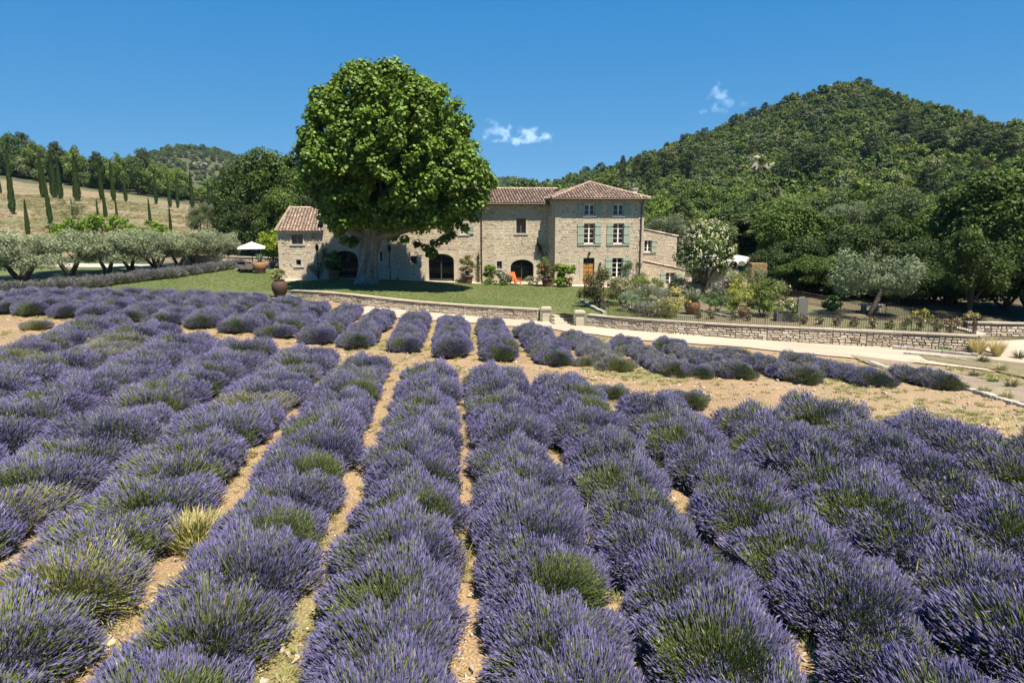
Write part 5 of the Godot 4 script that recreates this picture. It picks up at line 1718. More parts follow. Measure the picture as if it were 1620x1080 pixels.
	# u, top v, width px, distance, kind, variant, label
	var wood := [
		[398, 238, 84, 86, "oak", 0, "tall dark oak left of the house, leftmost against the sky"],
		[447, 228, 100, 84, "oak", 1, "tall dark oak standing against the sky just left of the plane tree"],
		[476, 262, 70, 80, "oak", 2, "dark oak half hidden behind the left side of the plane tree"],
		[385, 300, 60, 82, "low", 0, "bushy dark tree at the left foot of the oaks behind the house"],
		[418, 318, 72, 78, "low", 1, "dark bushy tree above the yellow-green bush left of the house"],
		[452, 300, 74, 76, "oak", 3, "dark tree behind the left gable of the house"],
		[500, 300, 70, 78, "low", 0, "dark tree behind the chimney of the low wing"],
		[372, 330, 40, 84, "low", 1, "small dark tree at the right end of the dry grass hillside"],
		[332, 318, 44, 92, "grey", 1, "thin greyish tree on the lower right of the dry grass hillside"],
		[1052, 332, 62, 76, "grey", 0, "pale grey-green willow-like tree behind the right annex"],
		[1182, 338, 84, 74, "pine", 0, "dark drooping conifer right of the flowering elder"],
		[1244, 318, 96, 68, "oak", 3, "broad green oak behind the carport"],
		[1232, 316, 66, 82, "grey", 0, "pale silvery poplar showing above the oak behind the carport"],
		[1322, 312, 80, 80, "grey", 0, "pale silvery poplar above the tree tops left of the round olive"],
		[1290, 330, 90, 70, "oak", 1, "green oak behind the round olive tree, left side"],
		[1290, 402, 92, 55, "oak", 2, "low yellow-green tree beside the stone fountain"],
		[1216, 390, 62, 60, "low", 1, "dark shrubby tree beside the brick pillar of the carport"],
		[1255, 372, 84, 60, "low", 0, "dark tree between the brick pillar and the round olive"],
		[1350, 352, 90, 62, "low", 1, "dark tree directly behind the round olive, left"],
		[1420, 292, 100, 70, "grey", 1, "tall grey-green tree behind and right of the round olive"],
		[1392, 336, 70, 64, "oak", 0, "dark green tree behind the top of the round olive"],
		[1455, 372, 92, 54, "low", 0, "dark broad tree right of the round olive"],
		[1490, 318, 110, 60, "oak", 3, "tall light green oak right of the grey-green tree"],
		[1560, 262, 150, 54, "oak", 1, "large oak with upper leaves against the hill near the right edge"],
		[1630, 232, 170, 56, "oak", 2, "large oak cut by the right edge of the photo"],
		[1540, 352, 90, 44, "oak", 0, "oak with a bare dark trunk behind the end of the iron fence"],
		[1596, 400, 120, 46, "low", 1, "dark low tree by the roadside wall at the right edge"],
		[1500, 425, 90, 48, "low", 0, "dark undergrowth tree behind the iron fence right of the olive"],
		[1640, 380, 120, 44, "low", 0, "dark low tree beyond the right edge of the roadside wall"],
		[1425, 440, 80, 49, "low", 1, "low dark tree in the shade behind the back fence"],
		[1340, 430, 70, 52, "low", 0, "low dark bush-like tree left behind the olive's trunk"]]
	for k in 9:
		var u: float = 1228.0 + k * 36.0
		wood.append([u, 424 + 9 * (k % 3), 66, 57.5 - k * 1.15, "low", k % 2, "low dark thicket, %s from the left behind the back railing of the garden" % ORD[k]])
	for w in wood:
		var p := gp(at(w[0], 450, w[3]).x, w[3])
		var h: float = at(w[0], w[1], w[3]).y - p.y
		var proto: Array = kinds[w[4]][w[5]]
		var tall := 12.0 if w[4] == "pine" else 10.0
		var wide: float = {"oak": 8.0, "low": 9.0, "grey": 7.0, "pine": 6.5}[w[4]]
		stand({"oak": "oak_tree", "low": "bushy_tree", "grey": "pale_tree", "pine": "pine_tree"}[w[4]], proto, p, h / tall, w[2] * w[3] / 1075.0 / wide * 1.12, w[0] * 0.7, w[6], "tree", "trees round the house and garden")
	shrub("laurel_tree", gp(at(430, 430, 68).x, 68), 2.6, 4.0, Color(0.16, 0.24, 0.02), Color(0.25, 0.31, 0.035), "yellow-green bush against the left gable of the house", "bush", "", 0.14, 2600)
	for k in 9:
		var u: float = [112, 132, 152, 172, 190, 208, 226, 244, 96][k]
		var bp := gp(at(u, 360, 82).x, 82 + 0.6 * (k % 2))
		shrub("bright_bush", bp, 2.6, at(u, [343, 340, 341, 341, 344, 346, 348, 353, 350][k], 82).y - bp.y, Color(0.1, 0.19, 0.018), Color(0.18, 0.27, 0.03), "bright green bush, %s from the left in the hedge below the cypresses" % ORD[[1, 2, 3, 4, 5, 6, 7, 8, 0][k]], "bush", "bright green bushes behind the olives", 0.17, 900)
	var odd := [[118, 358, 112, "grey-green round bush among the cypresses on the hillside", 4.4, 3.0], [300, 372, 88, "small grey shrub at the foot of the dry hillside", 2.2, 1.6], [318, 378, 82, "loose olive-green shrub at the right end of the olive row", 2.6, 2.0], [283, 368, 90, "low brownish shrub below the cypresses", 2.4, 1.3], [86, 366, 90, "dark low shrub beside the lower cypress", 2.0, 1.1], [362, 376, 86, "grey-blue shrub beside the rightmost lower cypress", 2.4, 1.8], [398, 382, 80, "dark green shrub left of the yellow-green bush", 3.0, 2.6]]
	for q in odd:
		shrub("hillside_shrub", gp(at(q[0], q[1], q[2]).x, q[2]), q[4], q[5], Color(0.11, 0.13, 0.05), Color(0.18, 0.2, 0.1), q[3], "shrub", "", 0.13, 900)
	# the round olive of the kitchen garden
	var ro := olive_tree(4.2, 5.2, 12000, 1, 1.0)
	var rp := ong(1376, 500)
	var rs: float = (at(1385, 393, -rp.z).y - rp.y) / 4.0
	stand("olive_tree", ro, rp, rs, 122.0 * -rp.z / 1070.0 / 4.9, 0.4, "round silvery olive tree standing alone in the garden behind the iron fence", "olive tree", "", "leaf_soft")
	# elder in flower
	var el := thing("elder_tree", gp(at(1112, 450, 55.5).x, 55.5), "elder tree covered in creamy flower heads right of the house", "tree")
	var eb := broad_tree(6.5, 5.0, 1.0, 36, 7000, 0.11, Color(0.07, 0.11, 0.03), Color(0.13, 0.18, 0.05), Color(0.16, 0.13, 0.1))
	put(eb[0], "trunk", M["bark"], el); put(eb[1], "crown", M["leaf"], el)
	var fl := mb(true)
	for i in 620:
		var d := ball()
		if d.y < -0.5: continue
		var c := Vector3(d.x * 2.35, 3.8 + d.y * 2.75, d.z * 2.35) * Vector3(1, 1, 1) * rnd(0.9, 1.04)
		for j in 6:
			var q := c + ball() * 0.11
			var t := (d + Vector3.UP).cross(ball()).normalized() * 0.046
			fl.leaf(q, t, (d + Vector3.UP).normalized().cross(t), shade(Color(0.6, 0.58, 0.4), rnd(0.8, 1.15)))
	build(fl, "flowers", M["petal"], el)
	el.rotation.z = -0.05

# ---------------------------------------------------------------- the kitchen garden, carport and fountain
func garden() -> void:
	# [name, u, v of the foot, width px, height px, colour, colour, label, category, leaf size, leaves, flower colour, flowers, thin]
	var none := Color(0, 0, 0, 0)
	var list := [
		["photinia_bush", 951, 484, 58, 44, Color(0.05, 0.07, 0.02), Color(0.13, 0.12, 0.05), "dark bronze-leaved bush behind the picket fence", "shrub", 0.07, 2600, Color(0.2, 0.07, 0.05), 40, 0.45],
		["spirea_bush", 984, 482, 34, 36, Color(0.13, 0.16, 0.06), Color(0.36, 0.34, 0.2), "cream variegated bush right of the bronze bush", "shrub", 0.06, 1500, Color(0.6, 0.55, 0.4), 40, 0.45],
		["oleander", 998, 455, 24, 34, Color(0.06, 0.11, 0.03), Color(0.11, 0.16, 0.05), "dark green oleander under the right ground floor window", "shrub", 0.08, 1500, none, 0, 0.3],
		["rose_bush", 1012, 462, 26, 20, Color(0.1, 0.1, 0.04), Color(0.18, 0.16, 0.06), "bush with dark red flowers at the foot of the tower drainpipe", "shrub", 0.06, 1000, Color(0.24, 0.02, 0.05), 60, 0.45],
		["green_bush", 1022, 474, 38, 30, Color(0.1, 0.16, 0.03), Color(0.19, 0.25, 0.06), "fresh green bush in front of the right annex", "shrub", 0.07, 1500, none, 0, 0.4],
		["grass_clump", 1046, 466, 34, 18, Color(0.28, 0.28, 0.1), Color(0.42, 0.4, 0.19), "pale yellow-green ornamental grass below the annex window", "grass", 0.1, 900, none, 0, 0.12],
		["grass_clump", 1078, 464, 32, 18, Color(0.33, 0.31, 0.14), Color(0.48, 0.43, 0.24), "pale straw ornamental grass left of the elder tree", "grass", 0.1, 900, none, 0, 0.12],
		["santolina", 1000, 493, 36, 26, Color(0.16, 0.22, 0.15), Color(0.24, 0.3, 0.22), "blue-grey spiky plant in the kitchen garden near the picket fence", "shrub", 0.09, 1200, none, 0, 0.15],
		["lavender_shrub", 1034, 498, 50, 36, Color(0.13, 0.16, 0.1), Color(0.2, 0.21, 0.16), "grey-green lavender shrub behind the grey edging stones", "shrub", 0.07, 2200, Color(0.2, 0.17, 0.28), 70, 0.2],
		["yarrow", 1062, 500, 38, 34, Color(0.2, 0.21, 0.07), Color(0.33, 0.3, 0.1), "yellow flowered plant left of the large garden pot", "plant", 0.06, 1100, Color(0.75, 0.55, 0.03), 34, 0.25],
		["white_rose", 1050, 502, 22, 22, Color(0.13, 0.15, 0.06), Color(0.24, 0.25, 0.11), "small plant with white and yellow flowers by the iron fence", "plant", 0.05, 600, Color(0.7, 0.66, 0.4), 20, 0.4],
		["sage_bush", 1096, 466, 54, 30, Color(0.16, 0.17, 0.1), Color(0.26, 0.25, 0.18), "grey leafy bush under the elder tree", "shrub", 0.08, 1500, none, 0, 0.25],
		["hebe_bush", 1140, 480, 36, 32, Color(0.14, 0.15, 0.1), Color(0.25, 0.24, 0.19), "grey-mauve bush right of the large garden pot", "shrub", 0.07, 1300, Color(0.35, 0.3, 0.36), 40, 0.4],
		["green_mound", 1132, 493, 36, 22, Color(0.08, 0.15, 0.05), Color(0.14, 0.21, 0.08), "low bright green mound in front of the grey-mauve bush", "shrub", 0.06, 1300, none, 0, 0.3],
		["golden_broom", 1164, 484, 42, 40, Color(0.17, 0.21, 0.05), Color(0.28, 0.29, 0.08), "tall bush with yellow flowers in the middle of the garden", "shrub", 0.07, 1700, Color(0.75, 0.58, 0.03), 60, 0.35],
		["golden_broom", 1172, 498, 30, 28, Color(0.16, 0.21, 0.05), Color(0.26, 0.29, 0.08), "lower bush with yellow flowers behind the reddish pot", "shrub", 0.07, 1200, Color(0.75, 0.58, 0.03), 40, 0.35],
		["tall_shrub", 1180, 470, 50, 36, Color(0.15, 0.19, 0.1), Color(0.25, 0.28, 0.17), "feathery grey-green shrub behind the yellow flowers", "shrub", 0.1, 1400, none, 0, 0.12],
		["green_shrub", 1206, 500, 40, 42, Color(0.1, 0.15, 0.03), Color(0.18, 0.23, 0.06), "leafy green shrub right of the reddish pot", "shrub", 0.08, 1600, none, 0, 0.4],
		["white_rose_bush", 1216, 482, 46, 34, Color(0.09, 0.1, 0.045), Color(0.16, 0.17, 0.08), "dark shrub with scattered white roses at the end of the bed", "shrub", 0.07, 1700, Color(0.65, 0.62, 0.52), 26, 0.4],
		["white_rose_bush", 1246, 508, 24, 26, Color(0.1, 0.14, 0.05), Color(0.17, 0.21, 0.08), "small rose bush with white flowers by the iron fence left of the fountain", "shrub", 0.06, 800, Color(0.65, 0.62, 0.52), 22, 0.4],
		["round_shrub", 1318, 492, 20, 18, Color(0.11, 0.21, 0.06), Color(0.18, 0.28, 0.09), "small fresh green shrub by the back railing right of the fountain", "shrub", 0.09, 700, none, 0, 0.5],
		["yellow_leaf_plant", 1460, 508, 24, 14, Color(0.28, 0.28, 0.04), Color(0.4, 0.38, 0.07), "yellow-green young plant by the railing right of the olive", "plant", 0.09, 420, none, 0, 0.5],
		["dry_plant", 1520, 516, 36, 20, Color(0.24, 0.2, 0.09), Color(0.4, 0.33, 0.17), "dry cream plant at the right end of the kitchen garden", "plant", 0.07, 700, none, 0, 0.35]]
	for q in list:
		var p := ong(q[1], q[2])
		var px := -p.z / 1060.0
		shrub(q[0], p, q[3] * px * 1.4, q[4] * px * 1.3, q[5], q[6], q[7], q[8], "", q[9], int(q[10] * 2.1), q[11], q[12], q[13])
	for k in 14:      # small roses along the fence
		var u: float = [1105, 1126, 1160, 1185, 1272, 1296, 1325, 1352, 1382, 1408, 1433, 1455, 1482, 1506][k]
		var p := ong(u, 503 + (u - 1105) * 0.055)
		shrub("young_rose", p, rnd(0.45, 0.7), rnd(0.45, 0.75), Color(0.1, 0.12, 0.05), Color(0.2, 0.2, 0.1), "small young rose bush, %s from the left along the foot of the iron fence" % ORD[k], "shrub", "young roses along the iron fence", 0.06, 320, [none, Color(0.6, 0.2, 0.25), Color(0.65, 0.6, 0.5)][k % 3], [0, 6, 8][k % 3])
	# pots in the garden
	var p := ong(1095, 497)
	pot("clay_jar", p, BOWL, 1.05, Color(0.36, 0.17, 0.085), "large round terracotta pot in the middle of the kitchen garden", "plant pot")
	var gb := mb(true)
	blades(gb, Vector3.ZERO, 420, 1.0, 1.0, 0.012, Color(0.16, 0.19, 0.11), Color(0.26, 0.28, 0.19), 0.25)
	tag(build(gb, "grassy_plant", M["leaf_soft"]), "fountain of grey-green leaves growing in the large garden pot", "potted plant").position = p + Vector3(0, 0.8, 0)
	pot("clay_pot", ong(1178, 504), TUB, 0.85, Color(0.4, 0.13, 0.07), "reddish flower pot under the yellow flowered bush")
	pot("clay_pot", ong(1232, 500), TUB, 0.6, Color(0.34, 0.14, 0.08), "small clay pot beside the white rose bushes")
	# yellow steel table among the plants
	p = ong(1068, 474)
	var o := thing("garden_table", p, "small yellow garden table among the plants left of the elder", "table")
	var b := mb()
	b.box(Vector3(0, 0.62, 0), Vector3(0.9, 0.04, 0.5), Color(0.4, 0.36, 0.08))
	build(b, "tabletop", M["paint"], o)
	for q in [[-0.4, 0.2], [0.4, 0.2], [-0.4, -0.2], [0.4, -0.2]]:
		b = mb()
		b.box(Vector3(q[0], 0.3, q[1]), Vector3(0.05, 0.6, 0.05), Color(0.4, 0.36, 0.1))
		build(b, "leg", M["paint"], o)
	# stone fountain: pillar and trough
	p = ong(1268, 508)
	o = thing("stone_fountain", p, "grey stone fountain with tall rounded pillar and low trough", "fountain")
	b = mb()
	var prof := [Vector2(-0.28, 0), Vector2(0.28, 0), Vector2(0.28, 1.3), Vector2(0.24, 1.4), Vector2(0.1, 1.46), Vector2(-0.1, 1.46), Vector2(-0.24, 1.4), Vector2(-0.28, 1.3)]
	for i in range(1, prof.size() - 1):
		for z in [0.17, -0.17]: b.face(Vector3(prof[0].x, prof[0].y, z), Vector3(prof[i].x, prof[i].y, z), Vector3(prof[i + 1].x, prof[i + 1].y, z), Vector3(prof[i + 1].x, prof[i + 1].y, z), Vector3(0, 0, z), Color(0.25, 0.25, 0.22))
	for i in prof.size():
		var a: Vector2 = prof[i]
		var c: Vector2 = prof[(i + 1) % prof.size()]
		b.face(Vector3(a.x, a.y, 0.17), Vector3(c.x, c.y, 0.17), Vector3(c.x, c.y, -0.17), Vector3(a.x, a.y, -0.17), Vector3((a.x + c.x) * 0.5, (a.y + c.y) * 0.5 - 0.7, 0), Color(0.26, 0.25, 0.22))
	build(b, "pillar", M["stone"], o)
	b = mb()
	for q in [[Vector3(-0.85, 0.26, 0.42), Vector3(1.35, 0.5, 0.14)], [Vector3(-0.85, 0.26, -0.42), Vector3(1.35, 0.5, 0.14)], [Vector3(-1.46, 0.26, 0), Vector3(0.13, 0.5, 0.7)], [Vector3(-0.24, 0.26, 0), Vector3(0.13, 0.5, 0.7)], [Vector3(-0.85, 0.06, 0), Vector3(1.1, 0.1, 0.7)]]: b.box(q[0], q[1], Color(0.17, 0.17, 0.16))
	build(b, "trough", M["stone"], o)
	b = mb()
	b.face(Vector3(-1.4, 0.4, 0.35), Vector3(-0.3, 0.4, 0.35), Vector3(-0.3, 0.4, -0.35), Vector3(-1.4, 0.4, -0.35), Vector3.UP, Color(0.03, 0.04, 0.04))
	var wm := mat("water", Color(0.03, 0.04, 0.04), 0.05)
	build(b, "water", wm, o)
	b = mb()
	b.tube([Vector3(-0.24, 0.95, 0), Vector3(-0.45, 0.97, 0), Vector3(-0.5, 0.92, 0)], [0.02, 0.02, 0.018], 6, Color(0.08, 0.07, 0.06))
	build(b, "spout", M["iron"], o)
	o.rotation.y = -0.15
	# slab bench behind the olive
	p = ong(1378, 492)
	o = thing("stone_bench", p, "pale stone slab bench behind the trunk of the round olive", "bench")
	b = mb()
	b.box(Vector3(0, 0.44, 0), Vector3(1.5, 0.08, 0.5), Color(0.62, 0.6, 0.54))
	build(b, "seat", M["stone"], o)
	for x in [-0.5, 0.5]:
		b = mb()
		b.box(Vector3(x, 0.2, 0), Vector3(0.18, 0.41, 0.4), Color(0.5, 0.47, 0.41))
		build(b, "leg", M["stone"], o)
	# carport with scalloped awning
	var D := 61.0
	var c0 := at(1128, 410, D)
	var c1 := at(1194, 410, D)
	var g := gy(c0.x, D)
	o = thing("carport", Vector3(c0.x, g, -D), "open carport with flat roof and white scalloped awning", "carport")
	b = mb()
	b.box2(Vector3(c0.x - 0.4, c0.y - 0.12, -D - 5.0), Vector3(c1.x + 0.2, c0.y + 0.06, -D), Color(0.55, 0.53, 0.5))
	build(b, "roof", M["plain"], o, o.position)
	b = mb()
	var w := c1.x - c0.x
	var n := 5
	for i in n:      # the awning: white panels with rounded dark arches cut out below
		var xa := c0.x + w * i / n
		var r := w / n * 0.5
		for k in 8:
			var a0 := PI * k / 8.0
			var a1 := PI * (k + 1) / 8.0
			var xk := xa + r - cos(a0) * r
			var xl := xa + r - cos(a1) * r
			b.face(Vector3(xk, c0.y - 0.5 + sin(a0) * r * 0.95, -D + 0.05), Vector3(xl, c0.y - 0.5 + sin(a1) * r * 0.95, -D + 0.05), Vector3(xl, c0.y + 0.1, -D + 0.02), Vector3(xk, c0.y + 0.1, -D + 0.02), Vector3.BACK, Color(0.78, 0.75, 0.74))
	build(b, "awning", M["cloth"], o, o.position)
	for x in [c0.x - 0.3, c1.x]:
		for z in [-D - 0.2, -D - 4.8]:
			b = mb()
			b.box2(Vector3(x - 0.07, g - 0.2, z - 0.07), Vector3(x + 0.07, c0.y - 0.1, z + 0.07), Color(0.08, 0.07, 0.06))
			build(b, "post", M["wood"], o, o.position)
	b = mb()
	b.box2(Vector3(c0.x - 0.4, g - 0.2, -D - 5.2), Vector3(c1.x + 0.2, c0.y - 0.13, -D - 5.01), Color(0.12, 0.1, 0.08))
	build(b, "back_wall", M["wood"], o, o.position)
	# the brick pillar with slots
	var q0 := at(1184, 455, 58.5)
	var q1 := at(1211, 416, 58.5)
	o = thing("brick_pier", Vector3((q0.x + q1.x) * 0.5, gy(q0.x, 58.5), -58.5), "warm ochre brick pier with dark slots at the right end of the carport", "pier")
	var hh := q1.y - o.position.y
	var hw := (q1.x - q0.x) * 0.5
	b = mb()
	b.box(Vector3(0, hh * 0.5 - 0.1, 0), Vector3(hw * 2 - 0.06, hh + 0.2, 0.9), Color(0.34, 0.22, 0.11))
	build(b, "core", M["mortar"], o)
	for i in 16:
		for j in 4:
			var y := (i + 0.5) * hh / 16.0
			if (j == 1 or j == 2) and i in [7, 8, 9, 10, 11] and j == 1 + (i % 2) * 0: continue
			var bb := mb()
			var off := 0.0 if i % 2 else hw * 0.25
			bb.box(Vector3(clampf(-hw + (j + 0.5) * hw * 0.5 + off * 0.3, -hw + 0.12, hw - 0.12), y, 0.46), Vector3(hw * 0.47, hh / 16.0 - 0.015, 0.06), shade(Color(0.48, 0.3, 0.14), rnd(0.8, 1.2)))
			build(bb, "brick", M["stone"], o)
	for x in [-0.28, 0.22]:
		b = mb()
		b.box(Vector3(x * hw * 1.6, hh * 0.6, 0.5), Vector3(0.14, hh * 0.34, 0.03), Color(0.02, 0.015, 0.01))
		build(b, "slot", M["plain"], o)
	van()
	# pale gravel seen under the carport, feather grasses by the road
	for k in 2:
		var gp0 := ong([1546, 1577][k], [562, 565][k])
		var fb := mb(true)
		blades(fb, Vector3.ZERO, 520, [1.1, 1.05][k], 0.55, 0.007, Color(0.5, 0.42, 0.2), Color(0.62, 0.54, 0.3), 0.12)
		tag(build(fb, "feather_grass", M["leaf_soft"]), ["tall blond feather grass clump in front of the end of the garden wall", "tall blond feather grass clump on the verge right of the wall end"][k], "grass", "blond grass clumps on the verge").position = gp0
	var vp := [[1496, 558, "green tuft of grass behind the raised stone kerb", 0.45, 0], [1556, 574, "dark grey-green tuft on the verge in front of the left feather grass", 0.5, 1], [1612, 568, "dark young shrub on the verge at the right edge", 0.6, 1], [1584, 588, "pale flowering weed on the grass verge", 0.5, 2], [1541, 597, "small grey lavender plant on the dusty path, upper", 0.35, 1], [1571, 606, "small green weed on the dusty path", 0.3, 0], [1600, 614, "small grey-green plant on the dusty path at the right edge", 0.4, 1], [1558, 622, "dry twiggy weed beside the rough kerb", 0.35, 2], [1592, 632, "dry twiggy weed at the right end of the rough kerb", 0.4, 2]]
	for q in vp:
		var vb := mb(true)
		var cc: Array = [[Color(0.1, 0.16, 0.04), Color(0.17, 0.23, 0.07)], [Color(0.12, 0.13, 0.08), Color(0.2, 0.2, 0.13)], [Color(0.3, 0.28, 0.14), Color(0.42, 0.38, 0.24)]][q[4]]
		blades(vb, Vector3.ZERO, 130, q[3], 0.9, 0.012, cc[0], cc[1], 0.1)
		tag(build(vb, "verge_plant", M["leaf_soft"]), q[2], "plant", "small plants by the dusty path").position = ong(q[0], q[1])

func van() -> void:
	var D := 61.5
	var a := at(1146, 447, D)
	var g := gy(a.x, D)
	var o := thing("parked_van", Vector3(a.x, g, -D - 1.2), "grey van parked half hidden under the carport", "van")
	var body := Color(0.17, 0.15, 0.14)
	var b := mb()
	var sec := [Vector2(0.86, 0.35), Vector2(0.9, 0.9), Vector2(0.84, 1.15), Vector2(0.74, 1.75), Vector2(0.62, 1.86)]
	var zs := [[1.75, 0.97, 0.42], [1.6, 1.0, 1.0], [-1.6, 1.0, 1.0], [-1.75, 0.96, 0.9]]
	var ring := []
	for z in [1.8, 1.55, 0.7, -1.7]:
		var r := []
		for s in sec:
			var zz: float = z - maxf(0.0, s.y - 0.9) * (0.28 if z > 0.7 else 0.0)
			r.append(Vector3(s.x, s.y, zz))
		for i in range(sec.size() - 1, -1, -1): r.append(Vector3(-r[i].x, r[i].y, r[i].z))
		ring.append(r)
	for i in ring.size() - 1:
		for j in ring[i].size() - 1:
			b.face(ring[i][j], ring[i + 1][j], ring[i + 1][j + 1], ring[i][j + 1], ((ring[i][j] + ring[i + 1][j + 1]) * 0.5 - Vector3(0, 1, 0)) * Vector3(1, 1, 0.2), body)
	for e in [0, 3]:
		for j in 4: b.face(ring[e][j], ring[e][j + 1], ring[e][8 - j], ring[e][9 - j], Vector3(0, 0, 1 if e == 0 else -1), body)
	build(b, "body", M["paint"], o)
	b = mb()
	b.box(Vector3(0, 1.38, 1.74), Vector3(1.42, 0.46, 0.03), Color(0.3, 0.32, 0.33), Basis(Vector3.RIGHT, -0.26))
	build(b, "windscreen", M["iron"], o)
	for x in [-0.66, 0.66]:
		b = mb()
		b.lathe(Vector3.ZERO, [Vector2(0.001, 0.03), Vector2(0.1, 0.02), Vector2(0.12, 0.0)], 10, Color(0.7, 0.7, 0.66))
		var l := build(b, "headlight", M["paint"], o)
		l.rotation.x = PI / 2
		l.position = Vector3(x, 0.78, 1.79)
	b = mb()
	b.box(Vector3(0, 0.45, 1.82), Vector3(1.75, 0.2, 0.12), Color(0.04, 0.04, 0.04))
	build(b, "bumper", M["plain"], o)
	for q in [[0.8, 1.15], [-0.8, 1.15], [0.8, -1.15], [-0.8, -1.15]]:
		b = mb()
		b.lathe(Vector3.ZERO, [Vector2(0.001, -0.1), Vector2(0.26, -0.1), Vector2(0.32, -0.06), Vector2(0.32, 0.06), Vector2(0.26, 0.1), Vector2(0.001, 0.1)], 16, Color(0.02, 0.02, 0.02))
		var wl := build(b, "wheel", M["plain"], o)
		wl.rotation.z = PI / 2
		wl.position = Vector3(q[0], 0.32, q[1])
	o.rotation.y = 0.35

# ---------------------------------------------------------------- the wooded hills
func hills() -> void:
	var green := [[Color(0.075, 0.13, 0.028), Color(0.13, 0.19, 0.048)], [Color(0.1, 0.155, 0.03), Color(0.165, 0.215, 0.055)], [Color(0.05, 0.09, 0.026), Color(0.095, 0.14, 0.04)], [Color(0.105, 0.135, 0.065), Color(0.17, 0.2, 0.11)]]
	var nearm := []
	for k in 4: nearm.append(broad_tree(6.0, 6.0, 0.3, 30, 3600, 0.2, green[k][0], green[k][1], Color(0.12, 0.1, 0.08)))
	var farm := []
	for k in 4: farm.append(broad_tree(5.4, 5.6, 0.1, 18, 700, 0.4, green[k][0], green[k][1], Color(0.12, 0.1, 0.08)))
	var pines := [pine_tree(9.0, 6.0, 2600, Color(0.05, 0.07, 0.022), Color(0.09, 0.11, 0.035)), pine_tree(9.0, 5.0, 2400, Color(0.04, 0.06, 0.02), Color(0.08, 0.1, 0.034))]
	var spots := {}
	var tint := {}
	for k in 4:
		for t in ["n", "f"]:
			spots["%s%d" % [t, k]] = []; tint["%s%d" % [t, k]] = []
		if k < 2:
			spots["p%d" % k] = []; tint["p%d" % k] = []
	var drop := func(x: float, d: float, s: float, near: bool) -> void:
		var e := noise.get_noise_2d(x * 0.7, d * 0.7) + rnd(-0.35, 0.35)
		var k := 1 if e > 0.22 else 0 if e > -0.08 else 2 if e > -0.36 else 3
		var key := "%s%d" % ["n" if near else "f", k]
		if d < 460.0 and rng.randf() < 0.055: key = "p%d" % (rng.randi() % 2)
		if rng.randf() < 0.1 and x > -30.0: s *= 1.35
		var w: float = s * rnd(0.75, 1.25)
		spots[key].append(Transform3D(Basis(Vector3.UP, rnd(0, TAU)).scaled(Vector3(w, s * rnd(0.7, 1.3), w)), gp(x, d) - Vector3(0, 0.3, 0)))
		tint[key].append(shade(Color(1, 1, 1).lerp(Color(1.2, 1.08, 0.8), rng.randf()), rnd(0.75, 1.2)))
	# right hill
	var d := 92.0
	while d < 450.0:
		var step := 3.6 if d < 170.0 else 3.7
		var x := -0.42 * d - 4.0
		while x < 430.0:
			var px := x + rnd(-0.5, 0.5) * step
			var pd := d + rnd(-0.5, 0.5) * step
			x += step
			if px > 0.86 * pd + 12.0: continue
			if px + 0.36 * pd < 6.0 and pd < 235.0: continue
			if noise.get_noise_2d(px * 1.1 + 300.0, pd * 1.1) > 0.42: continue
			drop.call(px, pd, rnd(0.55, 1.25) * (0.78 if pd > 260 else 0.95), pd < 175.0)
		d += step
	# left wood above the dry grass
	var e0 := g2(0, 283)
	var e1 := g2(300, 325)
	d = 120.0
	while d < 250.0:
		var x := -270.0
		while x < -0.3 * d:
			var q := Vector2(x + rnd(-2, 2), d + rnd(-2, 2))
			x += 4.2
			if (e1 - e0).cross(q - e0) < 10.0 or q.x < -0.83 * q.y - 14.0: continue
			if (e1 - e0).cross(q - e0) / e0.distance_to(e1) < 9.0: continue
			if q.x > -0.47 * q.y and q.y > 185.0: continue
			drop.call(q.x, q.y, rnd(0.75, 1.3), true)
		d += 4.2
	# distant hills
	for i in 3600:
		drop.call(rnd(-620, -60), rnd(720, 1000), rnd(0.8, 1.3), false)
	for i in 1600:
		drop.call(rnd(-240, 150), rnd(1330, 1620), rnd(1.2, 2.0), false)
	for key in spots:
		var k := int(key.substr(1))
		if key[0] == "p":
			for i in spots[key].size(): spots[key][i] = spots[key][i].scaled_local(Vector3(0.72, 0.72, 0.72))
			tag(copies("hill_pines", pines[k][1], M["leaf_soft"], spots[key], tint[key]), ["dark rounded pines scattered through the woods of the hillsides", "dark narrow pines scattered through the woods of the hillsides"][k], "wood")
			continue
		tag(copies("hill_wood", (nearm if key[0] == "n" else farm)[k][1], M["leaf"], spots[key], tint[key]), ["mid-green trees and scrub covering the hillsides", "yellow-green trees and scrub covering the hillsides", "dark green trees and scrub covering the hillsides", "grey-green trees and scrub covering the hillsides"][k] + (" nearer the house" if key[0] == "n" else " towards the summits"), "wood")
	var db := mb(true)
	blades(db, Vector3.ZERO, 26, 0.4, 0.9, 0.012, Color.WHITE, Color(0.8, 0.8, 0.8), 0.25)
	var dw := []
	var dt := []
	while dw.size() < 5000:
		var q := Vector2(rnd(-150, -30), rnd(78, 165))
		if (e1 - e0).cross(q - e0) > 0.0 or q.x < -0.85 * q.y - 6.0 or q.x > -0.33 * q.y: continue
		if noise.get_noise_2d(q.x * 1.5, q.y * 1.5) < rnd(-0.35, 0.2): continue
		var s := rnd(0.5, 1.3)
		dw.append(Transform3D(Basis(Vector3.UP, rnd(0, TAU)).scaled(Vector3(s * 1.3, s, s * 1.3)), gp(q.x, q.y)))
		dt.append(Color(0.36, 0.29, 0.16).lerp(Color(0.2, 0.21, 0.085), rng.randf()))
	tag(copies("dry_grass", db.mesh(), M["leaf_soft"], dw, dt), "dry tufted grass on the hillside between the cypresses", "grass")
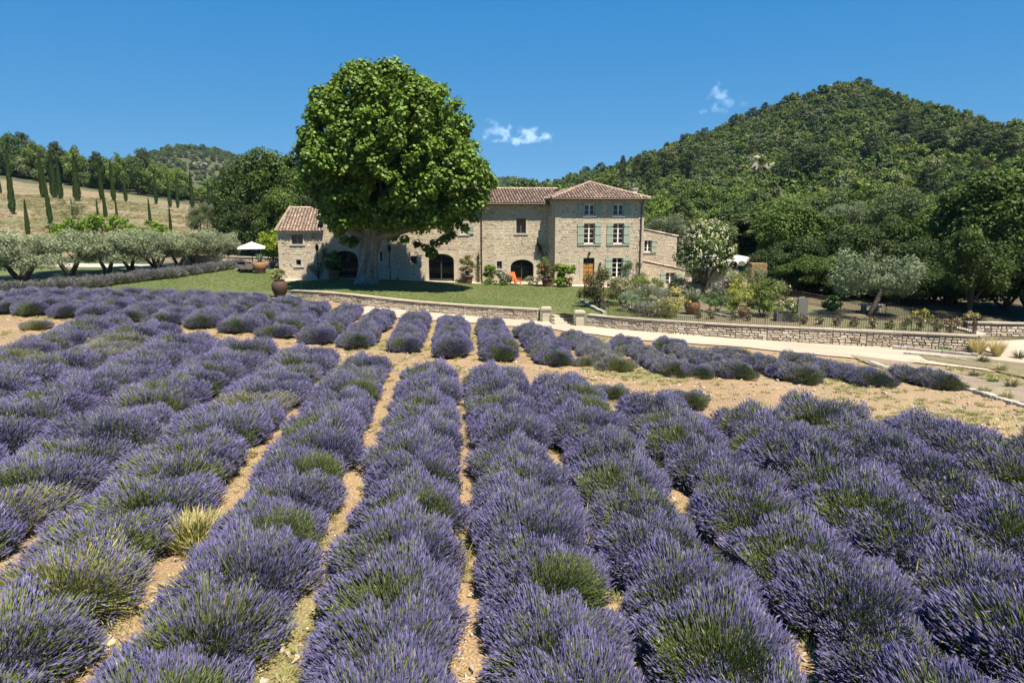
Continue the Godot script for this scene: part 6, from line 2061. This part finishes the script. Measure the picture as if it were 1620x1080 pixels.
	# trees of the left wood's edge, one by one
	var front := [[4, 214, "oak"], [22, 208, "oak"], [40, 211, "pine"], [58, 224, "oak"], [76, 228, "oak"], [92, 224, "pine"], [106, 236, "oak"], [122, 232, "oak"], [140, 246, "oak"], [158, 240, "pine"], [172, 246, "oak"], [190, 244, "oak"], [206, 242, "oak"], [218, 247, "oak"], [231, 236, "pine"], [246, 262, "oak"], [262, 282, "oak"], [280, 288, "oak"], [298, 292, "oak"], [318, 296, "oak"], [336, 290, "oak"], [354, 296, "oak"]]
	for k in front.size():
		var u: float = front[k][0]
		var ev := 283.0 + u * 0.14
		var p := ong(u, ev - 1.0)
		var far_ := 1.06 if k % 2 else 1.11
		p = gp(p.x * far_, -p.z * far_)
		var h: float = at(u, front[k][1], -p.z).y - p.y
		var kind: String = front[k][2]
		var pr: Array = pines[k % 2] if kind == "pine" else nearm[[0, 2, 0, 1][k % 4]]
		stand("pine_tree" if kind == "pine" else "oak_tree", pr, p, h / (9.0 if kind == "pine" else 6.0), 26.0 * -p.z / 1075.0 / 5.6 * rnd(1.0, 1.3), u, "%s, %s from the left along the top edge of the dry hillside" % ["dark pine" if kind == "pine" else "leafy oak", ORD[k]], "tree", "trees along the top of the dry hillside")
	# trees that stand out on the right hill
	var marks := [[1345, 118, 420, 1, 16, "pine on the very summit of the right hill, left one"], [1357, 119, 418, 0, 16, "pine on the very summit of the right hill, right one"], [1156, 176, 415, 1, 20, "pine on the left skyline of the hill, largest of its pair"], [1184, 160, 416, 0, 18, "pine on the left skyline of the hill, upper of the pair"], [1202, 152, 417, 0, 13, "small pine high on the left skyline of the hill"], [1108, 197, 412, 1, 10, "lone small conifer on the left skyline of the hill"], [1050, 212, 300, 0, 44, "big dark pine on the left shoulder of the hill"], [1088, 214, 290, 1, 36, "olive-green pine right of the big dark pine on the shoulder"], [1024, 232, 300, 1, 30, "pine left of the big dark pine on the shoulder"], [984, 226, 330, 1, 14, "thin pine on the low left skyline of the hill"], [1292, 196, 230, 0, 62, "large dark pine in the middle of the hill above the rocks"], [1262, 222, 235, 1, 40, "dark pine left of the large pine in the middle of the hill"], [1372, 205, 250, 1, 34, "greyish pine right of the large pine on the hill"], [1424, 176, 300, 0, 40, "dark pine high on the right flank of the hill"], [1470, 200, 260, 1, 54, "dark pine on the right flank under the skyline"], [1506, 173, 395, 0, 18, "round pine on the right skyline, left one"], [1538, 174, 392, 1, 20, "round pine on the right skyline, second one"], [1556, 178, 390, 0, 22, "round pine on the right skyline, third one"], [1582, 186, 388, 0, 18, "round pine on the right skyline near the edge"], [1606, 192, 386, 1, 16, "small pine on the right skyline at the edge"], [1530, 202, 250, 1, 56, "tall olive-green pine below the right skyline"], [1580, 206, 230, 0, 62, "tall pine at the right edge of the hill"], [1470, 262, 150, 1, 44, "bare grey conifer low on the hill above the oaks"], [1240, 250, 220, 1, 26, "small dark pine beside the pale rocks"], [1008, 236, 320, 0, 18, "small pine on the lower left skyline"]]
	for m in marks:
		var D: float = m[2]
		var p := gp(at(m[0], 300, D).x, D)
		var h: float = clampf(at(m[0], m[1], D).y - p.y, 3.0, 7.0 if D > 380.0 else 14.0)
		var w: float = m[4] * D / 1075.0 / 5.5
		stand("pine_tree", pines[m[3]], p, h / 8.8, w, m[0], m[5], "pine", "pines standing out on the right hill")
	# pale rock showing through the wood
	var rocks := [[1190, 258, 34, 16, "pale rock face left of the large pine on the hill"], [1206, 274, 30, 20, "broken pale rock below the upper rock face on the hill"], [1196, 296, 12, 8, "small orange-tinted rock under the rock faces"], [1294, 280, 16, 7, "small pale rock ledge below the large pine"], [1402, 256, 30, 6, "long low pale ledge right of the large pine"], [1322, 137, 14, 5, "pale rock patch just under the summit"], [1352, 146, 8, 4, "tiny pale rock below the summit"], [318, 262, 24, 8, "pale cliff patch on the distant hill at left"]]
	for r in rocks:
		var p := ong(r[0], r[1] + r[3] * 0.5)
		var s := -p.z / 1075.0
		var b := mb()
		for i in 26:
			var c := Vector3(rnd(-0.5, 0.5) * r[2] * s, rnd(-0.3, 0.75) * r[3] * s + 1.6, rnd(0.5, 4.0))
			var k := []
			for j in 6: k.append(c + ([Vector3.RIGHT, Vector3.LEFT, Vector3.UP, Vector3.DOWN, Vector3.BACK, Vector3.FORWARD][j] * rnd(0.5, 1.1) + ball() * 0.45) * Vector3(r[2] * 0.17, r[3] * 0.3, r[2] * 0.14) * s)
			for q in [[0, 2, 4], [2, 1, 4], [1, 3, 4], [3, 0, 4], [2, 0, 5], [1, 2, 5], [3, 1, 5], [0, 3, 5]]:
				var mid: Vector3 = (k[q[0]] + k[q[1]] + k[q[2]]) / 3.0 - c
				b.face(k[q[0]], k[q[1]], k[q[2]], k[q[2]], mid, shade(Color(0.42, 0.37, 0.28), rnd(0.75, 1.15)))
		tag(build(b, "rock_outcrop", M["stone"]), r[4], "rock").position = p

# ---------------------------------------------------------------- the lavender
func lavender_field() -> void:
	var va := Color(0.092, 0.086, 0.195)
	var vb := Color(0.185, 0.167, 0.32)
	var ga := Color(0.08, 0.125, 0.03)
	var gb := Color(0.17, 0.21, 0.055)
	var gy0 := Color(0.15, 0.18, 0.045)
	var gy1 := Color(0.30, 0.30, 0.10)
	var kinds := []
	for k in 3: kinds.append(lavender(11000, 1.0, 0.6, 1.05, ga, gb, va, vb, 0.64, [0.6, 0.95, 1.0][k]))
	for k in 2: kinds.append(lavender(10000, 1.0, 0.58, 0.95, ga, gb, va, vb, 0.64, 1.0))
	kinds.append(lavender(8500, 0.97, 0.55, 0.75, gy0, gb, va, vb, 0.64, 1.0))
	kinds.append(lavender(6500, 0.95, 0.5, 0.55, gy0, gy1, va, vb, 0.64, 1.0))
	var words := ["purple", "dark", "violet", "bluish", "dusky", "greenish", "pale"]
	var near_end := [[-24, 36.5], [-19.2, 36], [-15, 33.8], [-12.3, 32.2], [-9.2, 29.8], [-6.35, 28.2], [-3.6, 26.8], [-1.05, 25.9], [1.26, 25.2], [3.46, 24.2], [5.7, 20.0], [8.0, 19.6], [11.4, 19.6], [14, 16.8], [18, 14.3], [24, 11.5]]
	var b0 := [[-40, 46], [-28, 40.6], [-18, 37.2], [-14.6, 36.2], [-11, 35.0], [-6, 32.4], [-2.5, 31.2], [-0.7, 30.3], [1, 29.6], [3.1, 28.9], [5.3, 27.6], [7.3, 26.8], [12, 25.3], [14.7, 24.6], [16.5, 24.0], [19, 23.8]]
	var b1 := [[-39, 50.6], [-25, 49.6], [-14, 48.2], [-8.7, 46.2], [-4.4, 44.2], [-1.4, 43.4], [1.4, 42.0], [3.5, 40.3], [5.7, 39.0], [9.7, 36.4], [12.7, 35.0], [15, 32.6], [16.7, 30.4], [17.2, 28.6], [18.5, 26.4], [19.2, 24.9]]
	var list := []
	var lanes := [-18.3, -15.2, -12.2, -9.2, -6.35, -3.6, -1.05, 1.26, 3.46, 5.68, 7.9, 10.1, 12.3, 14.5, 16.7, 18.9]
	var lane := func(l: float, d: float) -> float: return l - 0.08 * d
	for i in lanes.size():
		var l: float = lanes[i]
		var d := 5.4
		var far := lut(l, near_end) - 0.6
		var seq := []
		while d < far:
			var x: float = lane.call(l, d) + rnd(-0.1, 0.1)
			if absf(x) < 0.8 * (d + 3.0) + 1.5: seq.append([x, d])
			d += rnd(1.2, 1.65)
		for j in seq.size():
			list.append({"x": seq[j][0], "d": seq[j][1], "s": rnd(1.06, 1.2) * (1.1 if l > 6.8 else 1.0), "row": i, "at": j, "field": 0, "l": l})
	var rows2 := []
	var q := -30.0
	while q < 19.0:
		rows2.append(q)
		q += 2.28
	for i in rows2.size():
		var l: float = rows2[i] - 0.0
		var d := lut(l, b0) + 0.9
		var far := lut(l, b1) - 0.7
		var j := 0
		while d < far:
			var x: float = lane.call(l, d) + rnd(-0.12, 0.12)
			if d < wall_d(x) - 2.2 and absf(x) < 0.8 * (d + 3.0):
				list.append({"x": x, "d": d, "s": rnd(0.95, 1.12) * (0.95 if l > 5.0 else 1.0), "row": i, "at": j, "field": 1, "l": l})
				j += 1
			d += rnd(1.0, 1.3)
	list.sort_custom(func(a, z): return a.d / a.s < z.d / z.s)
	var rest := {}
	for n in list.size():
		var e: Dictionary = list[n]
		var t := rng.randf()
		var k := 0
		if e.field == 0:
			k = int(t * 3.0) if t < 0.6 else 3 if t < 0.8 else 4 if t < 0.9 else 5
			if e.l < -5.0: k = 0 if t < 0.2 else 2 if t < 0.32 else 3 if t < 0.52 else 4 if t < 0.68 else 5 if t < 0.86 else 6
			if e.l > 8.0: k = [0, 1, 2, 3, 4, 5, 5][int(t * 7.0)]
		else:
			k = [0, 3, 2, 4, 3][int(t * 5.0)] if e.l < 5.0 else [3, 4, 5, 5, 6, 6, 5][int(t * 7.0)]
		var s: float = e.s
		var tr := Transform3D(Basis(Vector3.UP, rnd(-1.1, 1.1)).scaled(Vector3(s * ([1.16, 0.9, 1.0][0 if e.l < -5.0 else 1 if e.l < 6.8 else 2] if e.field == 0 else 1.0 if e.l < -9.0 else 0.84), s * rnd(0.95, 1.2) * (0.82 if e.field == 1 and e.l > 5.0 else 1.0), s * (1.15 if e.field == 0 else 1.1))), gp(e.x, e.d))
		if n < 300:
			var o := thing("lavender_bush", tr.origin, "%s lavender bush, %s from near end of %s row from left, %s" % [words[k], ORD[e.at], ORD[e.row], "front field" if e.field == 0 else "rear strip"], "lavender", "lavender bushes planted in rows")
			o.transform = tr
			put(kinds[k][0], "foliage", M["leaf_soft"], o)
			put(kinds[k][1], "flower_spikes", M["spike"], o).set_meta("kind", "stuff")
		else:
			if not rest.has(k): rest[k] = []
			rest[k].append(tr)
	for k in rest:
		tag(copies("far_lavender", kinds[k][0], M["leaf_soft"], rest[k], []), "%s lavender leaves of the farthest bushes towards the lawn" % words[k], "lavender")
		tag(copies("far_lavender_spikes", kinds[k][1], M["spike"], rest[k], []), "%s flower spikes of the farthest bushes towards the lawn" % words[k], "lavender")
	# a few lone bushes on the bare strip
	var lone := [[968, 628, 0.62, 5, "small lone lavender bush on the bare strip right of the centre rows"], [1088, 642, 0.75, 5, "greenish lone lavender bush at the upper left of the right-hand rows"], [60, 520, 0.8, 6, "pale lone lavender bush at the left edge between the two fields"], [925, 578, 0.6, 6, "pale thin lavender bush at the near end of the strip's middle"], [1105, 596, 0.7, 4, "small lavender bush standing forward of the right strip"]]
	for e in lone:
		var o := thing("lavender_bush", ong(e[0], e[1]), e[4], "lavender", "lone lavender bushes on the bare soil")
		o.scale = Vector3.ONE * e[2]
		put(kinds[e[3]][0], "foliage", M["leaf_soft"], o)
		put(kinds[e[3]][1], "flower_spikes", M["spike"], o).set_meta("kind", "stuff")
	print("lavender bushes: ", list.size())
